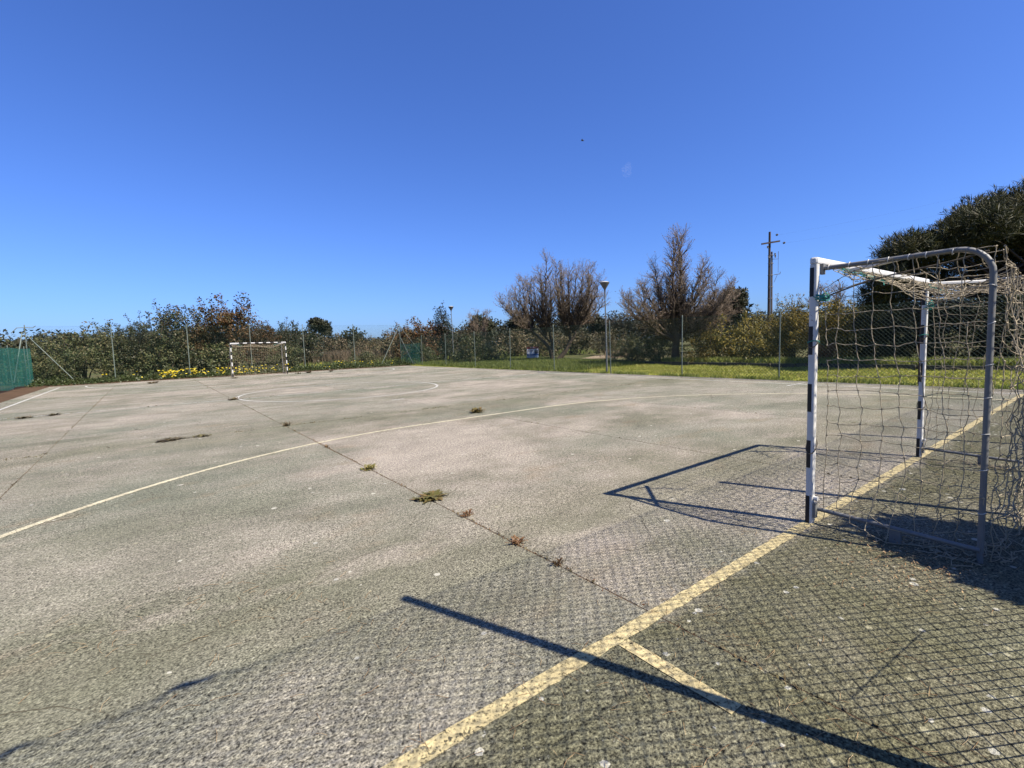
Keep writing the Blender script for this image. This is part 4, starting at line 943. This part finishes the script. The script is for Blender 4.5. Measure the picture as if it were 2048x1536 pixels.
# ------------------------------------------------------------------ ground cover
def blades(name, X, Y, hgt, wid, rg, mat, z=0.0, lean=.45, parent=None):
    n = len(X); h = hgt*rg.uniform(.55, 1.25, n); a = rg.uniform(0, 2*math.pi, n); w = wid*rg.uniform(.7, 1.3, n)
    B = np.stack([X, Y, np.broadcast_to(np.asarray(z, float), (n,))], 1); s = np.stack([np.cos(a), np.sin(a), np.zeros(n)], 1)*w[:, None]
    l = np.stack([rg.normal(0, lean, n)*h, rg.normal(0, lean, n)*h, h], 1); m = l*.55; m[:, :2] *= .6
    V = np.stack([B-s, B+s, B+m+s*.6, B+l, B+m-s*.6], 1).reshape(-1, 3); F = np.arange(n*5).reshape(n, 5)
    o = obj_np(name, V, F, mat, parent); o['kind'] = 'stuff'; return o
rgg = np.random.default_rng(15)
def inlawn(n, y0, y1):
    Y = rgg.uniform(y0, y1, n); xr = np.where(Y < 15.2, 17.25, 17.3+(Y-15.2)*.34); xl = np.where(Y < 16, 10.9, 10.9+(Y-16)*.055); return rgg.uniform(0, 1, n)*(xr-xl)+xl, Y
X, Y = inlawn(60000, -4, 18); pt = np.sin(X*1.9+np.sin(Y*1.3)*1.5)+np.sin(Y*2.3+X)+rgg.normal(0, .6, len(X)); X, Y = X[pt > -1.3], Y[pt > -1.3]; hv = .075*(1+.35*np.clip(pt[pt > -1.3], -1, 2))
o = blades('lawn_grass', X, Y, hv, .012, rgg, LM['grass'], -.03, .6); tag(o, 'short sunlit lawn grass behind the right fence', 'grass')
X, Y = inlawn(30000, 16, 37.5); o = blades('tall_grass', X, Y, .26, .016, rgg, LM['tall'], -.03, .35); tag(o, 'longer green grass round the estate board', 'grass')
n = 9000; t_ = rgg.random(n); X = 17.55+rgg.gamma(1.5, .35, n); Y = -5+20*t_; o = blades('kerb_grass', X, Y, .32, .02, rgg, LM['tall'], .10, .4); tag(o, 'green weeds growing along the top of the kerb', 'grass')
# fence foot grass
n = 7000; Y = rgg.uniform(-4, 33, n); Y = Y[(np.sin(Y*2.2)+np.sin(Y*5.7+1)+rgg.normal(0, .5, n)) > -.4]; n = len(Y); X = np.interp(Y, [-4, 16, 24.9, 33.6], [10.98, 10.95, 11.45, 12.0])-.10+rgg.normal(0, .10, n); o = blades('fence_foot_grass', X, Y, .15, .012, rgg, LM['tall'], -.03, .4); tag(o, 'grass growing along the foot of the right fence', 'grass')
# reeds
n = 5200; X = rgg.normal(9.5, 2.4, n); Y = rgg.normal(47.5, 1.3, n); o = blades('dry_reeds', X, Y, 1.25, .022, rgg, LM['reed'], -.05, .16); tag(o, 'pale dry reeds beyond the tall fence', 'reeds')
n = 1500; X = rgg.normal(27.8, .9, n); Y = rgg.normal(25.2, .9, n); o = blades('dry_reeds', X, Y, .8, .022, rgg, LM['reed'], -.05, .2); tag(o, 'small patch of pale dry reeds by the sandy path', 'reeds')
n = 9000; X = rgg.uniform(5, 40, n); Y = rgg.uniform(38.5, 60, n); o = blades('rough_grass', X, Y, .5, .03, rgg, LM['tall'], -.06, .4); tag(o, 'rough grass in the field beyond the tall fence', 'grass')
# ivy and creeping greens at the foot of the tall fence
n = 26000; X = rgg.uniform(-11.0, 12.2, n); Y = 34.3+rgg.beta(2.2, 1.6, n)*4.6; Z = np.abs(rgg.normal(0, .10, n))*(0.4+np.clip((Y-34.3)/3, 0, 1.4))*(1+.6*np.sin(X*1.7)*np.sin(X*.6+1))
V, F = leaves(np.stack([X, Y, Z], 1), rgg.uniform(.07, .14, n), .65, rgg, .5); o = obj_np('ground_cover', V, F, LM['ivy']); tag(o, 'creeping green ground cover below the tall fence', 'ground cover', None, 'stuff')
# yellow flowers: heads of five petals
Cs = []
for cx, cy, s, n in ((-4.75, 34.7, .28, 85), (-4.3, 34.9, .22, 55), (-3.35, 35.0, .22, 50), (-2.85, 35.2, .2, 26), (-1.75, 34.4, .22, 42), (-.75, 34.6, .28, 52), (-.2, 34.9, .25, 30), (0.6, 35.1, .3, 16), (1.4, 35.3, .3, 20), (2.3, 35.0, .16, 22), (4.9, 35.6, .4, 12), (6.2, 36.0, .4, 18), (7.4, 36.2, .5, 12), (9.0, 36.5, .3, 14), (10.6, 36.6, .25, 10), (-6.3, 34.8, .2, 8), (-7.6, 34.6, .15, 6)):
    n = int(n*.38); Cs.append(np.stack([rgg.normal(cx, s*.9, n), rgg.normal(cy, s*.5, n), rgg.uniform(.12, .55, n)], 1))
C = np.vstack(Cs); n = len(C); k2 = 5; ang = np.tile(np.arange(k2)*2*math.pi/k2, n); Cb = np.repeat(C, k2, 0)
D = np.stack([np.cos(ang)*.8, np.sin(ang)*.5-.4, np.ones(n*k2)*.6], 1); V, F = leaves(Cb+D*.035, .085, .75, rgg, .2, D*5, .3)
o = obj_np('yellow_flowers', V, F, LM['flower']); tag(o, 'yellow flowers along the foot of the tall fence', 'flowers', None, 'stuff')

# ------------------------------------------------------------------ weeds in the joints
def weed(x, y, r, h, n, kind, label, seed, group=None):
    rg = np.random.default_rng(seed); root = empty('weed', (x, y, 0)); Vs, Fs = [], []
    for i in range(n):
        a = rg.uniform(0, 2*math.pi); L = r*rg.uniform(.5, 1.1); up_ = h*rg.uniform(.25, 1.1); b = np.array([rg.normal(0, r*.3), rg.normal(0, r*.18), -0.004]); w = L*rg.uniform(.10, .17)
        d = np.array([math.cos(a), math.sin(a), 0]); s = np.array([-d[1], d[0], 0])*w
        p = [b, b+d*L*.45+np.array([0, 0, up_*.8]), b+d*L*.8+np.array([0, 0, up_]), b+d*L+np.array([0, 0, up_*.75])]
        q = len(Vs)*0+sum(len(v) for v in Vs); Vs.append(np.array([p[0]-s*.3, p[0]+s*.3, p[1]-s, p[1]+s, p[2]-s*.7, p[2]+s*.7, p[3]])); Fs += [(q, q+1, q+3, q+2), (q+2, q+3, q+5, q+4), (q+4, q+5, q+6)]
    obj_np('leaves', np.vstack(Vs), Fs, LM[kind], root)
    V, F = segs([[0, 0, -.02]]*4, [[rg.normal(0, r*.4), rg.normal(0, r*.4), h*rg.uniform(.5, 1)] for _ in range(4)], .004, .002, 4); obj_np('stalks', V, F, LM[kind], root)['kind'] = 'stuff'
    return tag(root, label, 'weed', group)
for i, a in enumerate((
    (-3.52, 2.65, .15, .045, 85, 'weedg', 'largest green weed sprawling over the long joint'),
    (-3.553, 4.226, .11, .05, 50, 'weedg', 'pale green weed on the long joint farther from the largest weed'),
    (-3.51, 1.99, .06, .05, 24, 'weedr', 'red weed on the joint just nearer than the largest green weed'),
    (-3.53, 1.24, .065, .04, 34, 'weedr', 'bushy red weed on the joint level with the goal shadow'),
    (-3.549, .783, .045, .05, 14, 'weedr', 'lone red sprig on the joint nearest the goal line'),
    (0.06, 7.28, .15, .11, 70, 'weedg', 'green weed clump beside the pale curved line'),
    (-3.53, 8.77, .10, .08, 30, 'weedb', 'brown weed where the two long joints cross'),
    (-3.55, 15.9, .18, .07, 36, 'weedb', 'brown tuft left of the centre circle'),
    (-3.55, 6.0, .06, .04, 16, 'weedr', 'red sprig by the joint beyond the curved line'),
    (-8.25, 15.7, .18, .06, 30, 'weedb', 'flat brown tuft on the halfway line nearest the left'),
    (-7.73, 15.85, .17, .06, 30, 'weedb', 'flat brown tuft on the halfway line before the left joint'),
    (-5.44, 8.72, .20, .04, 40, 'weedb', 'dark flat weed patch on the crossing joint at left'),
    (-4.95, 8.75, .16, .04, 36, 'weedb', 'brown flat weed patch right of the dark flat one'),
    (2.67, 31.3, .28, .14, 44, 'weedb', 'largest dry brown tuft right of the far goal'),
    (1.99, 31.1, .18, .09, 30, 'weedb', 'small dry tuft nearest the right post of the far goal'),
    (-1.71, 30.3, .22, .08, 30, 'weedb', 'dry tuft in front of the left post of the far goal'),
    (4.18, 31.5, .22, .09, 30, 'weedb', 'dry tuft farthest right of the far goal'),
    (-5.5, 30.4, .28, .10, 40, 'weedb', 'dry tuft left of the far goal near the flowers'))):
    weed(*a, seed=700+i, group='weeds in the court joints')
# small growth along joints
Cs = []
for x in XS[1:-1]:
    n = 900; t_ = rgg.random(n)**(1.3)*33; keep = (np.sin(t_*2.1+x)+np.sin(t_*5.3+2*x)+rgg.normal(0, .8, n)) > (0.2 if x == -3.55 else .5); t_ = t_[keep]
    Cs.append(np.stack([x+rgg.normal(0, .014, len(t_)), t_-1.0, rgg.uniform(-.012, .012, len(t_))], 1))
for y in YS[1:-1]:
    n = 2600; t_ = rgg.uniform(-9.8, 10.7, n); keep = (np.sin(t_*2.6+y)+np.sin(t_*6.1+y)+rgg.normal(0, .7, n)) > .3; t_ = t_[keep]
    Cs.append(np.stack([t_, y+rgg.normal(0, .03, len(t_)), rgg.uniform(-.012, .02, len(t_))], 1))
C = np.vstack(Cs); V, F = leaves(C, rgg.uniform(.015, .04, len(C)), .5, rgg, .4); o = obj_np('joint_moss', V, F, LM['weedb'], court); o['kind'] = 'stuff'
n = 800; C = np.stack([-3.55+rgg.normal(0, .011, n), rgg.uniform(-.6, 9, n), rgg.uniform(-.01, .012, n)], 1); V, F = leaves(C, rgg.uniform(.006, .024, n), .45, rgg, .3); o = obj_np('joint_sprigs', V, F, LM['weedr'], court); o['kind'] = 'stuff'
# fallen needles and litter
n = 700; X = np.where(rgg.random(n) < .55, rgg.uniform(-5.5, 2, n), rgg.uniform(-7.5, -3, n)); Y = np.where(X < -4.6, rgg.uniform(-.8, 2.2, n), rgg.uniform(-1.5, .3, n)); a = rgg.uniform(0, math.pi, n); L = rgg.uniform(.03, .10, n)
dv = np.stack([np.cos(a), np.sin(a), np.zeros(n)], 1)*L[:, None]; c = np.stack([X, Y, np.full(n, .0045)], 1); md = c+np.stack([-dv[:, 1], dv[:, 0], np.zeros(n)], 1)*rgg.normal(0, .08, (n, 1))+np.array([0, 0, .004])
V, F = segs(np.vstack([c-dv/2, md]), np.vstack([md, c+dv/2]), .0009, .0009, 3); o = obj_np('fallen_needles', V, F, LM['needle']); tag(o, 'dry pine needles scattered over the near court', 'needles', None, 'stuff')
n = 700; C = np.stack([rgg.normal(-1.75, .3, n), rgg.normal(-.72, .16, n), rgg.uniform(.002, .02, n)], 1); V, F = leaves(C, rgg.uniform(.008, .028, n), .3, rgg, 1.5); o = obj_np('leaf_litter', V, F, LM['needle']); tag(o, 'rusty leaf litter beside the foot of the near goal', 'litter', None, 'stuff')
